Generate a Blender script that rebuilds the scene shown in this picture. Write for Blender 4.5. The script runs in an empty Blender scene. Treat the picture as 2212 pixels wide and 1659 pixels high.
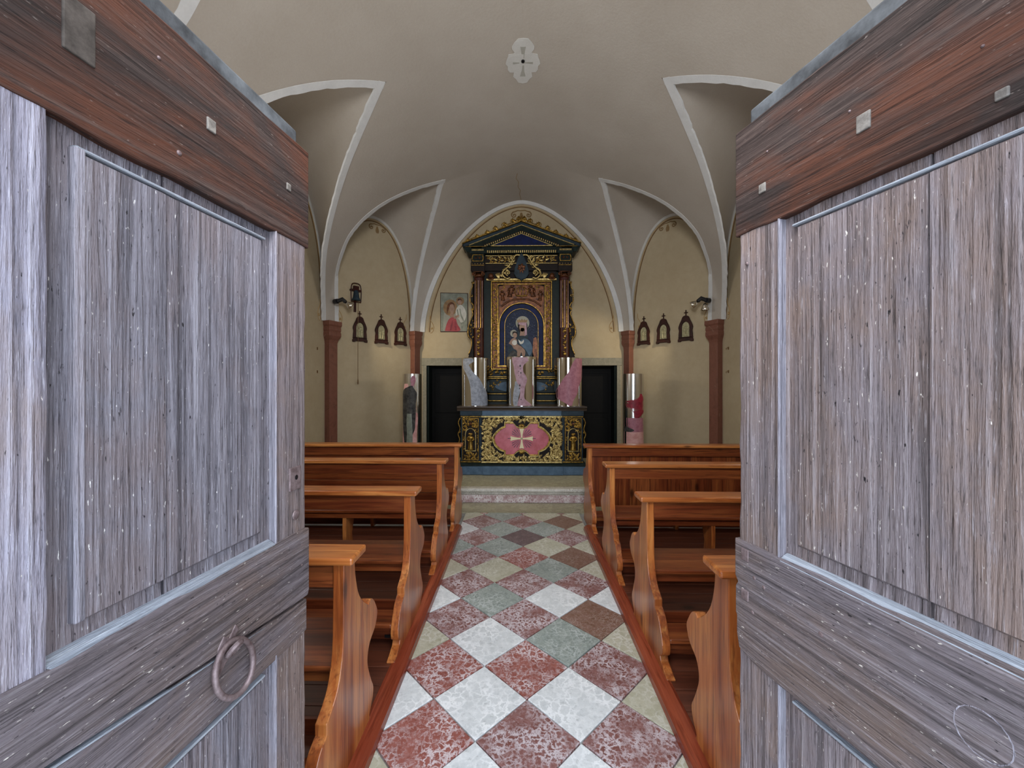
import bpy, bmesh, math, random
from mathutils import Vector, Matrix
random.seed(7)
PI = math.pi
sc = bpy.context.scene
COL = sc.collection

# ------------------------------------------------------------------ camera, world, lights, exposure
cd = bpy.data.cameras.new('camera'); cam = bpy.data.objects.new('camera', cd); COL.objects.link(cam)
cam.location = (-.04, 0, 1.6); cam.rotation_euler = (PI/2, 0, .018)
cd.sensor_width = 36; cd.lens = 36*855/2212; cd.clip_start = .02
sc.camera = cam
w = bpy.data.worlds.new('sky'); sc.world = w; w.use_nodes = True
bg = w.node_tree.nodes['Background']; bg.inputs[0].default_value = (.74, .85, 1.0, 1); bg.inputs[1].default_value = 5.3
sc.view_settings.view_transform = 'Standard'; sc.view_settings.look = 'None'
sc.view_settings.gamma = 1; sc.view_settings.use_curve_mapping = False
sc.view_settings.exposure = 0.08
def area(name, loc, rot, sx, sy, power, color):
    l = bpy.data.lights.new(name, 'AREA'); l.shape = 'RECTANGLE'; l.size = sx; l.size_y = sy
    l.energy = power; l.color = color
    o = bpy.data.objects.new(name, l); COL.objects.link(o); o.location = loc; o.rotation_euler = rot
    return o
# fill lamps added to brighten the interior, at added openings out of view
area('window_daylight', (-2.97, 3.9, 2.75), (0, -PI/2, 0), .8, 1.3, 20, (1.0, .95, .88))
area('window_daylight', (2.97, 3.9, 2.75), (0, PI/2, 0), .8, 1.3, 12, (.98, .97, 1.0))
area('oculus_daylight', (0, .36, 3.25), (PI/2, 0, 0), 1.0, 1.0, 96, (.98, .98, 1.0))

# ------------------------------------------------------------------ helpers
def lin(h):
    h = h.lstrip('#'); r = []
    for i in (0, 2, 4):
        c = int(h[i:i+2], 16)/255
        r.append(c/12.92 if c <= .04045 else ((c+.055)/1.055)**2.4)
    return (*r, 1)
class NT:
    def __init__(s, name, rough=.6, metal=0.0, spec=.5):
        s.m = bpy.data.materials.new(name); s.m.use_nodes = True; s.t = s.m.node_tree; s.b = s.t.nodes['Principled BSDF']
        s.b.inputs['Roughness'].default_value = rough; s.b.inputs['Metallic'].default_value = metal
        s.b.inputs['Specular IOR Level'].default_value = spec
    def n(s, typ, **kw):
        nd = s.t.nodes.new(typ)
        for k, v in kw.items():
            if k in nd.inputs.keys(): nd.inputs[k].default_value = v
            else: setattr(nd, k, v)
        return nd
    def l(s, a, b): s.t.links.new(a, b)
    def coords(s, scale=(1, 1, 1), rnd=True):
        tc = s.n('ShaderNodeTexCoord'); mp = s.n('ShaderNodeMapping'); mp.inputs['Scale'].default_value = scale
        s.l(tc.outputs['Object'], mp.inputs['Vector'])
        if rnd:
            oi = s.n('ShaderNodeObjectInfo'); mu = s.n('ShaderNodeMath', operation='MULTIPLY'); mu.inputs[1].default_value = 37.0
            s.l(oi.outputs['Random'], mu.inputs[0]); ad = s.n('ShaderNodeVectorMath', operation='ADD')
            s.l(mp.outputs[0], ad.inputs[0]); s.l(mu.outputs[0], ad.inputs[1]); return ad.outputs[0]
        return mp.outputs[0]
    def noise(s, v, scale, detail=5, rough=.6, dist=0.0):
        nd = s.n('ShaderNodeTexNoise'); nd.inputs['Scale'].default_value = scale; nd.inputs['Detail'].default_value = detail
        nd.inputs['Roughness'].default_value = rough; nd.inputs['Distortion'].default_value = dist
        s.l(v, nd.inputs['Vector']); return nd.outputs['Fac']
    def ramp(s, f, stops, interp='LINEAR'):
        r = s.n('ShaderNodeValToRGB'); r.color_ramp.interpolation = interp; e = r.color_ramp.elements
        while len(e) < len(stops): e.new(.5)
        for el, (p, c) in zip(e, stops):
            el.position = p; el.color = c if isinstance(c, tuple) else lin(c)
        s.l(f, r.inputs[0]); return r.outputs[0]
    def mix(s, f, a, b, mode='MIX'):
        m = s.n('ShaderNodeMix', data_type='RGBA', blend_type=mode)
        if isinstance(f, (int, float)): m.inputs[0].default_value = f
        else: s.l(f, m.inputs[0])
        for i, x in ((6, a), (7, b)):
            if isinstance(x, tuple): m.inputs[i].default_value = x
            elif isinstance(x, str): m.inputs[i].default_value = lin(x)
            else: s.l(x, m.inputs[i])
        return m.outputs[2]
    def color(s, c):
        if isinstance(c, str): s.b.inputs['Base Color'].default_value = lin(c)
        elif isinstance(c, tuple): s.b.inputs['Base Color'].default_value = c
        else: s.l(c, s.b.inputs['Base Color'])
    def bump(s, h, strength=.3, dist=.01):
        b = s.n('ShaderNodeBump'); b.inputs['Strength'].default_value = strength; b.inputs['Distance'].default_value = dist
        s.l(h, b.inputs['Height']); s.l(b.outputs[0], s.b.inputs['Normal'])
def G(v): return (v, v, v, 1)

def plaster(name, c1, c2, big=1.2):
    s = NT(name, .9, spec=.2); v = s.coords(rnd=False)
    a = s.noise(v, big, 5, .6); b = s.noise(v, 60, 3)
    s.color(s.mix(.25, s.ramp(a, [(.3, c1), (.7, c2)]), s.ramp(b, [(.3, c1), (.7, c2)])))
    s.bump(s.noise(v, 35, 6, .7), .25, .008); return s.m
M = {}
M['vault'] = plaster('vault_plaster', '#a39a8e', '#b0a89d')
def wallmat():
    s = NT('wall_plaster', .9, spec=.2); v = s.coords(rnd=False)
    a = s.noise(v, 1.3, 6, .65)
    s.color(s.mix(.3, s.ramp(a, [(.3, '#a39377'), (.7, '#afa186')]), s.ramp(s.noise(v, 9, 6, .7), [(.3, '#988a6e'), (.7, '#b1a388')])))
    s.bump(s.noise(v, 30, 6, .7), .25, .008); return s.m
M['wall'] = wallmat()
M['white'] = plaster('whitewash', '#bfbfbd', '#d0d0ce', 6)
M['medal'] = plaster('pale_medallion_paint', '#b9b7b1', '#c4c2bc', 9)
M['scrollpaint'] = plaster('faded_brown_paint', '#77603f', '#8c7250', 9)
M['brownline'] = plaster('ochre_brown_paint', '#5e452c', '#745938', 9)
M['ochreline'] = plaster('pale_ochre_paint', '#957a52', '#a98d62', 9)
M['medalcross'] = plaster('medallion_cross_paint', '#98968c', '#a3a197', 9)
M['graycross'] = plaster('grey_green_paint', '#85857a', '#98978c', 9)
def redmarble():
    s = NT('red_marble', .45); v = s.coords()
    f = s.noise(v, 4, 8, .7, 1.5)
    s.color(s.ramp(f, [(.3, '#563427'), (.5, '#74493b'), (.62, '#684032'), (.74, '#967768')])); return s.m
M['redcol'] = redmarble()
def veined(name, base1, base2, vein, amt, sc1=7, rough=.42, nod=None):
    s = NT(name, rough); v = s.coords()
    nz = s.n('ShaderNodeTexNoise'); nz.inputs['Scale'].default_value = sc1*2.2; nz.inputs['Detail'].default_value = 6; nz.inputs['Roughness'].default_value = .7; s.l(v, nz.inputs['Vector'])
    sb = s.n('ShaderNodeVectorMath', operation='SUBTRACT'); s.l(nz.outputs['Color'], sb.inputs[0]); sb.inputs[1].default_value = (.5, .5, .5)
    sl = s.n('ShaderNodeVectorMath', operation='SCALE'); s.l(sb.outputs[0], sl.inputs[0]); sl.inputs['Scale'].default_value = .10
    ad = s.n('ShaderNodeVectorMath', operation='ADD'); s.l(v, ad.inputs[0]); s.l(sl.outputs[0], ad.inputs[1])
    vd = s.n('ShaderNodeTexVoronoi', feature='DISTANCE_TO_EDGE'); vd.inputs['Scale'].default_value = sc1*3.4; s.l(ad.outputs[0], vd.inputs['Vector'])
    vc = s.n('ShaderNodeTexVoronoi', feature='F1'); vc.inputs['Scale'].default_value = sc1*3.4; s.l(ad.outputs[0], vc.inputs['Vector'])
    f = s.noise(v, sc1*1.3, 7, .7, .6)
    base = s.mix(.55, s.ramp(f, [(.34, base1), (.66, base2)]), s.ramp(vc.outputs['Color'], [(.2, base1), (.8, base2)]))
    f2 = s.noise(v, sc1*7, 6, .75)
    base = s.mix(s.ramp(f2, [(.53, G(0)), (.68, G(.55))]), base, vein); base = s.mix(s.ramp(f2, [(.33, G(.35)), (.45, G(0))]), base, tuple(x*.35 for x in lin(base1)[:3])+(1,))
    vm = s.ramp(vd.outputs['Distance'], [(0, G(1)), (amt, G(.8)), (amt*2.6, G(0))])
    big = s.ramp(s.noise(v, sc1*.8, 5, .65), [(.40, G(.08)), (.58, G(1))])
    m = s.n('ShaderNodeMath', operation='MULTIPLY'); s.l(vm, m.inputs[0]); s.l(big, m.inputs[1])
    s.color(s.mix(m.outputs[0], base, vein)); s.bump(f2, .3, .004); return s.m
M['tile_red'] = veined('red_verona_marble', '#85483e', '#9c6259', '#d3c8ca', .05, 8)
M['tile_red2'] = veined('mottled_red_marble', '#71443d', '#8d6460', '#cbc2c6', .07, 9)
M['tile_purple'] = veined('dark_purple_marble', '#4f4244', '#6a5657', '#9c9292', .02, 12)
M['tile_brown'] = veined('brown_red_marble', '#70503f', '#85665a', '#a99b92', .02, 9)
M['tile_white'] = veined('white_limestone', '#c8cdce', '#dadedf', '#eef1f2', .05, 6)
M['tile_cream'] = veined('cream_limestone', '#a9a790', '#bbb9a6', '#cfcfc4', .04, 6)
M['tile_grey'] = veined('grey_green_limestone', '#7f8a84', '#98a19a', '#bfc6c4', .04, 8)
M['grout'] = plaster('grout', '#6f6c66', '#a9aaa8', 5)
M['step_cream'] = veined('cream_step_stone', '#87826a', '#a39e84', '#6f6a56', .03, 5)
M['step_pink'] = veined('pink_breccia', '#8d6a68', '#a68785', '#d2cecb', .09, 9)
M['step_white'] = veined('white_step_nosing', '#a9a59a', '#c2beb4', '#7f786c', .03, 8)
M['stoneframe'] = veined('grey_door_stone', '#7d7867', '#928d7c', '#6c6858', .02, 8, .8)
def wood(name, c1, c2, c3, axis='x', rough=.3, k=1.0, bump=.1, coat=.25):
    s = NT(name, rough); scl = {'x': (1.2, 22, 22), 'y': (22, 1.2, 22), 'z': (22, 22, 1.2)}[axis]
    v = s.coords(tuple(a*k for a in scl)); f = s.noise(v, 1.0, 7, .6, 1.2)
    v2 = s.coords(tuple(a*k*.16 for a in scl)); g = s.noise(v2, 1.3, 4, .6, .8)
    c = s.ramp(f, [(.30, c1), (.48, c2), (.66, c3)])
    c = s.mix(.5, c, s.ramp(g, [(.36, c1), (.5, c2), (.62, c3)]))
    v3 = s.coords(tuple(a*k*3.2 for a in scl)); c = s.mix(s.ramp(s.noise(v3, 1.0, 4, .6, .3), [(.36, G(.6)), (.48, G(0))]), c, c1)
    vk = s.coords((5, 5, 2.2) if axis == 'z' else ((2.2, 5, 5) if axis == 'x' else (5, 2.2, 5)))
    vo = s.n('ShaderNodeTexVoronoi'); vo.inputs['Scale'].default_value = 1.0; s.l(vk, vo.inputs['Vector'])
    kn = s.ramp(vo.outputs['Distance'], [(0, G(.9)), (.08, G(.7)), (.13, G(.15)), (.2, G(0))])
    c = s.mix(kn, c, tuple(x*.25 for x in lin(c1)[:3])+(1,))
    s.color(c); s.b.inputs['Coat Weight'].default_value = coat; s.b.inputs['Coat Roughness'].default_value = .2
    s.bump(f, bump, .003); return s.m
for ax in 'xz':
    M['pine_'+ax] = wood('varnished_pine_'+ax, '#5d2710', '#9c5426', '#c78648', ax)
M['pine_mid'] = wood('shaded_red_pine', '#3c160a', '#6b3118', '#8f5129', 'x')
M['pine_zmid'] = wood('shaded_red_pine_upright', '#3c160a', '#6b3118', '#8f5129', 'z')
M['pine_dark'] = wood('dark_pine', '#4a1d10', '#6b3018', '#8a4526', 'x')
M['deck'] = wood('red_brown_planks', '#3c1c12', '#572d1e', '#6d3d2a', 'x', .4)
M['kerb'] = wood('red_varnished_kerb', '#5c2213', '#7c3521', '#94492f', 'y', .25)
def weathered(name, cols, axis, k=1.0, pits=1.0, bumpk=1.0):
    s = NT(name, .75, spec=.25); A = lambda al, ac: (al, ac, ac) if axis == 's' else (ac, ac, al)
    def mth(op, a, b):
        m = s.n('ShaderNodeMath', operation=op)
        for i, x in enumerate((a, b)):
            if isinstance(x, (int, float)): m.inputs[i].default_value = x
            else: s.l(x, m.inputs[i])
        return m.outputs[0]
    f = s.noise(s.coords(A(1.2*k, 26*k)), 1.0, 6, .62, .5)              # board tone
    r = s.noise(s.coords(A(1.0*k, 95*k)), 1.0, 3, .55, .25)             # growth rings
    g = s.noise(s.coords(A(16*k, 260*k)), 1.0, 4, .7, .1)               # short checks
    big = s.noise(s.coords(A(2.2, 5)), 1.0, 5, .65, .5)
    c = s.ramp(f, [(.30, cols[1]), (.50, cols[2]), (.70, cols[1])])
    c = s.mix(s.ramp(big, [(.44, G(0)), (.62, G(.75))]), c, cols[4])
    c = s.mix(s.ramp(r, [(.34, G(.55)), (.47, G(0))]), c, cols[0]); c = s.mix(s.ramp(r, [(.56, G(0)), (.68, G(.5))]), c, cols[3])
    c = s.mix(s.ramp(g, [(.32, G(.75)), (.44, G(0))]), c, cols[0]); c = s.mix(s.ramp(g, [(.58, G(0)), (.70, G(.65))]), c, cols[3])
    if pits:
        pv = s.noise(s.coords(A(42, 150)), 1.2, 3, .6)
        c = s.mix(s.ramp(pv, [(.68, G(0)), (.73, G(pits))]), c, cols[5])
        c = s.mix(s.ramp(pv, [(.28, G(pits)), (.33, G(0))]), c, '#1d1a1c')
    s.color(c)
    h = mth('ADD', mth('MULTIPLY', f, 1.2), mth('ADD', mth('MULTIPLY', r, .5), mth('MULTIPLY', g, .25)))
    s.bump(h, 1.0, .014*bumpk); return s.m
GREYW = ['#332d2d', '#655b5c', '#7a7073', '#9f979a', '#7d695f', '#d0c8bf']
BLUEW = ['#302d33', '#635f66', '#7a767e', '#a29fa8', '#75696a', '#d3cfcc']
LAVW = ['#4c4850', '#7b7681', '#9893a0', '#c4c0cc', '#8a7a74', '#ded6cc']
BRNW = ['#110d0c', '#2d2422', '#392e2b', '#584b46', '#56301f', '#857a74']
M['door_v'] = weathered('weathered_door_board', GREYW, 'z')
M['door_stile'] = weathered('weathered_door_stile', LAVW, 'z')
M['door_l'] = weathered('weathered_bluish_board', BLUEW, 'z')
M['door_h'] = weathered('weathered_door_rail', ['#2c2728', '#5b5253', '#6e6569', '#968e92', '#6d5b52', '#d0c8bf'], 's')
M['door_top'] = weathered('brown_top_rail', BRNW, 's', .8, .5, .7)
M['door_edge'] = weathered('bleached_edge', ['#56535b', '#7b7882', '#918e98', '#b3b0ba', '#857c80', '#d5d3d8'], 'z', 1, 0)  # vertical edge strips, paler than the boards
M['door_bevel'] = weathered('bleached_bevel', ['#62676f', '#868c96', '#9ea4ae', '#c0c6ce', '#82858c', '#e2e6ea'], 's', 1, 0)  # sky light from above, with dust, painted pale blue into the wood
def plain(name, c, rough=.5, metal=0.0, spec=.5):
    s = NT(name, rough, metal, spec); s.color(c); return s.m
def noisy(name, c1, c2, rough=.5, metal=0.0, sc_=12, bump=.2):
    s = NT(name, rough, metal, .15 if sum(lin(c2)[:3]) < .25 and metal == 0 else .4); v = s.coords(); f = s.noise(v, sc_, 6, .65)
    s.color(s.ramp(f, [(.35, c1), (.65, c2)])); s.bump(f, bump, .004); return s.m
M['iron'] = noisy('rusty_iron', '#5c4b4a', '#8f7f80', .55, .5, 40, .4)
M['peg'] = noisy('wood_peg', '#55504c', '#7f7a74', .7, 0, 60, .4)
M['pegdark'] = noisy('repair_wood', '#38332f', '#57504b', .75, 0, 30, .4)
M['strip'] = noisy('dark_slate_strip', '#1c1e21', '#54585c', .7, 0, 9, .5)
M['black'] = plain('black_metal', '#101014', .4)
M['dark'] = noisy('very_dark_wood', '#050505', '#0b0a09', .6)
M['gold'] = noisy('gilding', '#4d3813', '#b08c42', .33, .8, 26, .3)
M['goldpale'] = noisy('pale_gilding', '#7d6535', '#d2bd7e', .36, .65, 34, .3)
M['goldred'] = noisy('copper_red_gilding', '#2a140a', '#6e4122', .4, .5, 20, .4)
M['green'] = noisy('dark_green_paint', '#0b1412', '#15211d', .4)
M['darkblue'] = noisy('deep_blue_paint', '#040c28', '#08184a', .5)
M['greyblue'] = noisy('grey_blue_paint', '#33495c', '#4a6074', .6)
M['slateblue'] = noisy('dark_slate_paint', '#1d272e', '#2d3a42', .5)
M['umber'] = noisy('dark_umber', '#0f0a08', '#1f150f', .5)
M['colred'] = noisy('dark_red_column', '#2a120c', '#46201a', .4)
M['colstripe'] = noisy('pink_gold_stripe', '#8f6f62', '#b5988a', .4, .3)
M['pink'] = noisy('pink_scagliola', '#9c444b', '#b8606b', .25, 0, 6, .05)
M['ray'] = plain('purple_ray_paint', '#43263a', .5)
M['cream'] = plain('ivory_paint', '#d6c9a2', .45)
M['mensa'] = wood('dark_walnut', '#211812', '#33261c', '#44352a', 'x', .35)
def chrome(name, tint, rough):
    s = NT(name, rough, 1.0); v = s.coords((1, 1, .05)); s.color(s.ramp(s.noise(v, 9, 3), [(.3, tint), (.7, '#f2f0ea')])); return s.m
M['chrome'] = chrome('polished_steel', '#d8d6cf', .07)
M['satin'] = chrome('satin_steel', '#cfccc4', .22)
M['print_grey'] = noisy('grey_print', '#6c7078', '#9397a0', .5, 0, 22, .1)
M['print_pink'] = noisy('dusty_pink_print', '#86656f', '#a58791', .5, 0, 14, .1)
M['print_rose'] = noisy('rose_print', '#834f5c', '#9c6873', .5, 0, 18, .1)
M['print_dark'] = noisy('charcoal_print', '#1f1f20', '#4a4845', .5, 0, 16, .1)
M['print_red'] = noisy('crimson_print', '#5e0f1e', '#861f30', .5, 0, 18, .1)
M['print_salmon'] = noisy('salmon_print', '#b07c78', '#c49a95', .5, 0, 14, .1)
M['print_green'] = noisy('grey_green_print', '#5c6156', '#7d8276', .5, 0, 14, .1)
M['frame_wood'] = noisy('dark_red_frame_wood', '#220c08', '#3a1810', .4)
M['relief'] = noisy('cream_relief', '#8b8464', '#b1aa86', .7, 0, 60, 1.0)
M['skin'] = noisy('painted_skin', '#7a5f4f', '#9a7c69', .6)
M['icon_gold'] = noisy('icon_gold', '#6f5534', '#8f6e44', .5)
M['icon_bg'] = noisy('grey_green_ground', '#666a5e', '#868a7c', .6)
M['icon_red'] = noisy('icon_red', '#7d2a30', '#9c3d42', .6)
M['icon_pale'] = noisy('icon_pale_cloth', '#a8a69c', '#c3c1b8', .6)
M['night'] = noisy('starry_dark_blue', '#0c121f', '#27304a', .5, 0, 45, .05)
M['glass'] = plain('lamp_reflector', '#d9d4c8', .12, 1.0)
M['rope'] = plain('bell_rope', '#6b5335', .8)
M['forecourt'] = veined('forecourt_stone', '#8d8d8b', '#a5a5a2', '#b9b9b7', .03, 4, .8)

def mk(name, verts, faces, mat, parent=None, smooth=False, bev=0.0):
    me = bpy.data.meshes.new(name); me.from_pydata([tuple(v) for v in verts], [], faces); me.validate()
    bm = bmesh.new(); bm.from_mesh(me); bmesh.ops.recalc_face_normals(bm, faces=bm.faces); bm.to_mesh(me); bm.free()
    o = bpy.data.objects.new(name, me); COL.objects.link(o)
    me.materials.append(M[mat] if isinstance(mat, str) else mat)
    if parent: o.parent = parent
    if smooth:
        for p in me.polygons: p.use_smooth = True
    if bev:
        b = o.modifiers.new('bevel', 'BEVEL'); b.width = bev; b.segments = 2; b.limit_method = 'ANGLE'; b.angle_limit = .6
    return o
class MB:
    def __init__(s): s.v = []; s.f = []
    def add(s, vs, fs):
        o = len(s.v); s.v += [tuple(v) for v in vs]; s.f += [tuple(i+o for i in f) for f in fs]; return s
    def box(s, x0, x1, y0, y1, z0, z1):
        return s.add([(x, y, z) for x in (x0, x1) for y in (y0, y1) for z in (z0, z1)],
              [(0, 1, 3, 2), (4, 6, 7, 5), (0, 4, 5, 1), (2, 3, 7, 6), (0, 2, 6, 4), (1, 5, 7, 3)])
    def prism(s, poly, f3, w0, w1):
        n = len(poly); vs = [f3(u, v, w0) for u, v in poly]+[f3(u, v, w1) for u, v in poly]
        return s.add(vs, [tuple(range(n)), tuple(range(2*n-1, n-1, -1))]+[(i, (i+1) % n, n+(i+1) % n, n+i) for i in range(n)])
    def ring(s, outer, inner, f3, w0, w1, closed=True):
        n = len(outer); vs = []
        for w_ in (w0, w1):
            vs += [f3(u, v, w_) for u, v in outer]; vs += [f3(u, v, w_) for u, v in inner]
        fs = []; m = n if closed else n-1
        for i in range(m):
            j = (i+1) % n
            fs += [(i, j, n+j, n+i), (2*n+i, 3*n+i, 3*n+j, 2*n+j), (i, 2*n+i, 2*n+j, j), (n+i, n+j, 3*n+j, 3*n+i)]
        if not closed:
            fs += [(0, n, 3*n, 2*n), (n-1, 3*n-1, 4*n-1, 2*n-1)]
        return s.add(vs, fs)
    def tube(s, pts, r, n=6, closed=False):
        pts = [Vector(p) for p in pts]; m = len(pts); vs = []; fs = []
        rr = r if isinstance(r, (list, tuple)) else [r]*m
        prev = None
        for i, p in enumerate(pts):
            a = pts[(i-1) % m] if (closed or i > 0) else p; b = pts[(i+1) % m] if (closed or i < m-1) else p
            t = (b-a).normalized()
            if prev is None:
                up = Vector((0, 0, 1)) if abs(t.z) < .9 else Vector((1, 0, 0)); u = t.cross(up).normalized()
            else:
                u = (prev-t*prev.dot(t)).normalized()
            prev = u; v = t.cross(u)
            vs += [p+(u*math.cos(2*PI*k/n)+v*math.sin(2*PI*k/n))*rr[i] for k in range(n)]
        for i in range(m if closed else m-1):
            j = (i+1) % m
            fs += [(i*n+k, i*n+(k+1) % n, j*n+(k+1) % n, j*n+k) for k in range(n)]
        if not closed: fs += [tuple(range(n)), tuple(range((m-1)*n, m*n))]
        return s.add(vs, fs)
    def lathe(s, prof, cx, cy, n=24, sx=1, sy=1, a0=0.0, cap=True):
        vs = []; fs = []
        for r, z in prof: vs += [(cx+sx*r*math.cos(a0+2*PI*k/n), cy+sy*r*math.sin(a0+2*PI*k/n), z) for k in range(n)]
        for i in range(len(prof)-1):
            fs += [(i*n+k, i*n+(k+1) % n, (i+1)*n+(k+1) % n, (i+1)*n+k) for k in range(n)]
        if cap: fs += [tuple(range(n)), tuple(range((len(prof)-1)*n, len(prof)*n))]
        return s.add(vs, fs)
    def ball(s, c, rx, ry, rz, n=8, m=6):
        pr = [(max(.02, math.sin(PI*i/m)), -math.cos(PI*i/m)) for i in range(m+1)]
        vs = []; fs = []
        for r, z in pr: vs += [(c[0]+rx*r*math.cos(2*PI*k/n), c[1]+ry*r*math.sin(2*PI*k/n), c[2]+rz*z) for k in range(n)]
        for i in range(m): fs += [(i*n+k, i*n+(k+1) % n, (i+1)*n+(k+1) % n, (i+1)*n+k) for k in range(n)]
        fs += [tuple(range(n)), tuple(range(m*n, (m+1)*n))]
        return s.add(vs, fs)
    # leaf in a plane: f3(u, v, w) with w toward the viewer
    def leaf(s, f3, u, v, ang, L, W, curl=.6, h=.012, n=5):
        vs = []; fs = []; a = ang; pu, pv = u, v; st = L/n
        for i in range(n+1):
            t = i/n; wd = W*(math.sin(PI*min(1, .12+t*.88))**.8)*.5+.0008; hh = h*(.35+.65*math.sin(PI*t*.9+.2))
            nx, ny = -math.sin(a), math.cos(a)
            vs += [f3(pu-nx*wd, pv-ny*wd, 0), f3(pu-nx*wd*.5, pv-ny*wd*.5, hh*.7), f3(pu, pv, hh*.55), f3(pu+nx*wd*.5, pv+ny*wd*.5, hh), f3(pu+nx*wd, pv+ny*wd, 0)]
            a += curl/n; pu += st*math.cos(a); pv += st*math.sin(a)
        for i in range(n):
            for k in range(4): fs.append((i*5+k, i*5+k+1, (i+1)*5+k+1, (i+1)*5+k))
        return s.add(vs, fs)
    def spiral(s, f3, u, v, r0, turns=1.4, a0=0, sgn=1, th=.006, w_=.01, n=16, r1=.15):
        pts = []; rad = []
        for i in range(n+1):
            t = i/n; r = r0*(1-t*(1-r1)); a = a0+sgn*turns*2*PI*t
            pts.append(f3(u+r*math.cos(a), v+r*math.sin(a), w_)); rad.append(th*(1-.4*t))
        s.tube(pts, rad, 5)
        s.ball(pts[-1], th*1.5, th*1.5, th*1.5, 6, 4); return s
    def obj(s, name, mat, parent=None, smooth=False, bev=0.0): return mk(name, s.v, s.f, mat, parent, smooth, bev)
def tag(o, label=None, cat=None, group=None, kind=None):
    for k, v in (('label', label), ('category', cat), ('group', group), ('kind', kind)):
        if v: o[k] = v
    return o
def empty(name, loc=(0, 0, 0), rz=0):
    o = bpy.data.objects.new(name, None); COL.objects.link(o); o.location = loc; o.rotation_euler = (0, 0, rz); o.empty_display_size = .1; return o
def kids(o): return [c for c in bpy.data.objects if c.parent == o]
def copy_tree(o, parent=None):
    c = o.copy(); COL.objects.link(c); c.parent = parent
    for ch in kids(o): copy_tree(ch, c)
    return c
def interp(pts, n):                      # Catmull-Rom through a list of 2D points
    out = []; m = len(pts)
    for i in range(m-1):
        p0 = pts[max(0, i-1)]; p1 = pts[i]; p2 = pts[i+1]; p3 = pts[min(m-1, i+2)]
        for k in range(n):
            t = k/n
            out.append(tuple(.5*((2*p1[j])+(-p0[j]+p2[j])*t+(2*p0[j]-5*p1[j]+4*p2[j]-p3[j])*t*t+(-p0[j]+3*p1[j]-3*p2[j]+p3[j])*t**3) for j in range(len(p1))))
    out.append(tuple(pts[-1])); return out

# ------------------------------------------------------------------ the vault
ZS, RISE, PP = 2.56, 2.42, 1.85
def pp(y): return 1.85-.13*max(0, min(1, (y-6.1)/1.2))
def av(y):
    if y < 5.94: return 2.97
    if y < 6.12: return 2.97-(y-5.94)/.18*.06
    if y < 7.20: return 2.91-(y-6.12)/1.08*.945
    return 1.965-(y-7.2)/.1*.115
def mz(x, y):
    u = min(1, abs(x)/av(y)); q = pp(y); return ZS+RISE*max(0, 1-u**q)**(1/q)
A1 = [(1.39, 3.96), (1.547, 3.827), (1.737, 3.677), (1.947, 3.524), (2.14, 3.39), (2.42, 3.20), (2.68, 3.03), (2.86, 2.92), (2.97, 2.85)]
A0 = [(1.39, 1.75), (1.62, 2.15), (1.88, 2.42), (2.2, 2.59), (2.55, 2.66), (2.8, 2.68), (2.97, 2.69)]
R1 = [(1.39, 3.96), (1.56, 4.148), (1.80, 4.405), (2.079, 4.697), (2.419, 5.08), (2.704, 5.437), (2.872, 5.72), (2.97, 5.94)]
R2 = [(1.17, 6.04), (1.4, 5.955), (1.622, 5.871), (1.974, 5.741), (2.188, 5.685), (2.39, 5.665), (2.541, 5.69), (2.683, 5.785), (2.789, 5.885), (2.86, 6.0), (2.91, 6.12)]
R3 = [(1.17, 6.04), (1.26, 6.2), (1.38, 6.46), (1.577, 6.79), (1.736, 6.99), (1.866, 7.12), (1.93, 7.175), (1.965, 7.20)]
A0, A1, R1, R2, R3 = (interp(c, 8) for c in (A0, A1, R1, R2, R3))
def xz(curve): return [(x, y, mz(x, y) if x < av(y)-1e-4 else ZS) for x, y in curve]
def level(curve, z):
    for a, b in zip(curve, curve[1:]):
        if (a[2]-z)*(b[2]-z) <= 0 and a[2] != b[2]:
            t = (z-a[2])/(b[2]-a[2]); return (a[0]+(b[0]-a[0])*t, a[1]+(b[1]-a[1])*t)
    return curve[-1][:2] if z < curve[-1][2]+.01 else curve[0][:2]
ceil = MB()
def grid(rows):
    n = len(rows[0]); vs = [p for r in rows for p in r]; fs = []
    for i in range(len(rows)-1):
        for k in range(n-1): fs.append((i*n+k, i*n+k+1, (i+1)*n+k+1, (i+1)*n+k))
    ceil.add(vs, fs)
def arcrow(y, xo, N=28):
    a = av(y); PP = pp(y); th = math.asin(min(1, (min(xo, a)/a))**(PP/2)); r = []
    for k in range(N+1):
        t = th*k/N; r.append((a*math.sin(t)**(2/PP) if t > 0 else 0, y, ZS+RISE*math.cos(t)**(2/PP) if t < PI/2-1e-6 else ZS))
    return r
def sym(rows):
    grid(rows); grid([[(-x, y, z) for x, y, z in r] for r in rows])
sym([arcrow(y, 2.97) for y in [.3, .9, 1.5, 2.0, 2.4, 2.85]])
sym([arcrow(y, x) for x, y in reversed(A1)])
ys = [3.955+(6.045-3.955)*i/24 for i in range(25)]
sym([[(1.19*k/14, y, mz(1.19*k/14, y)) for k in range(15)] for y in ys])
Q1 = xz([(1.16, 3.95)]+R1); Q2 = xz([(1.15, 6.045)]+R2)
rows = []
zt = Q1[0][2]
lv = [zt-(zt-ZS)*((i/46)) for i in range(47)]
for z in lv:
    a = level(Q1, z); b = level(Q2, min(z, Q2[0][2])); r = []
    for k in range(13):
        t = k/12; x = a[0]+(b[0]-a[0])*t; y = a[1]+(b[1]-a[1])*t
        r.append((x, y, mz(x, y) if z > ZS+.3 else z))
    rows.append(r)
sym(rows)
sym([arcrow(y, x) for x, y in R3]+[arcrow(7.25, 1.91), arcrow(7.31, 1.85)])
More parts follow.
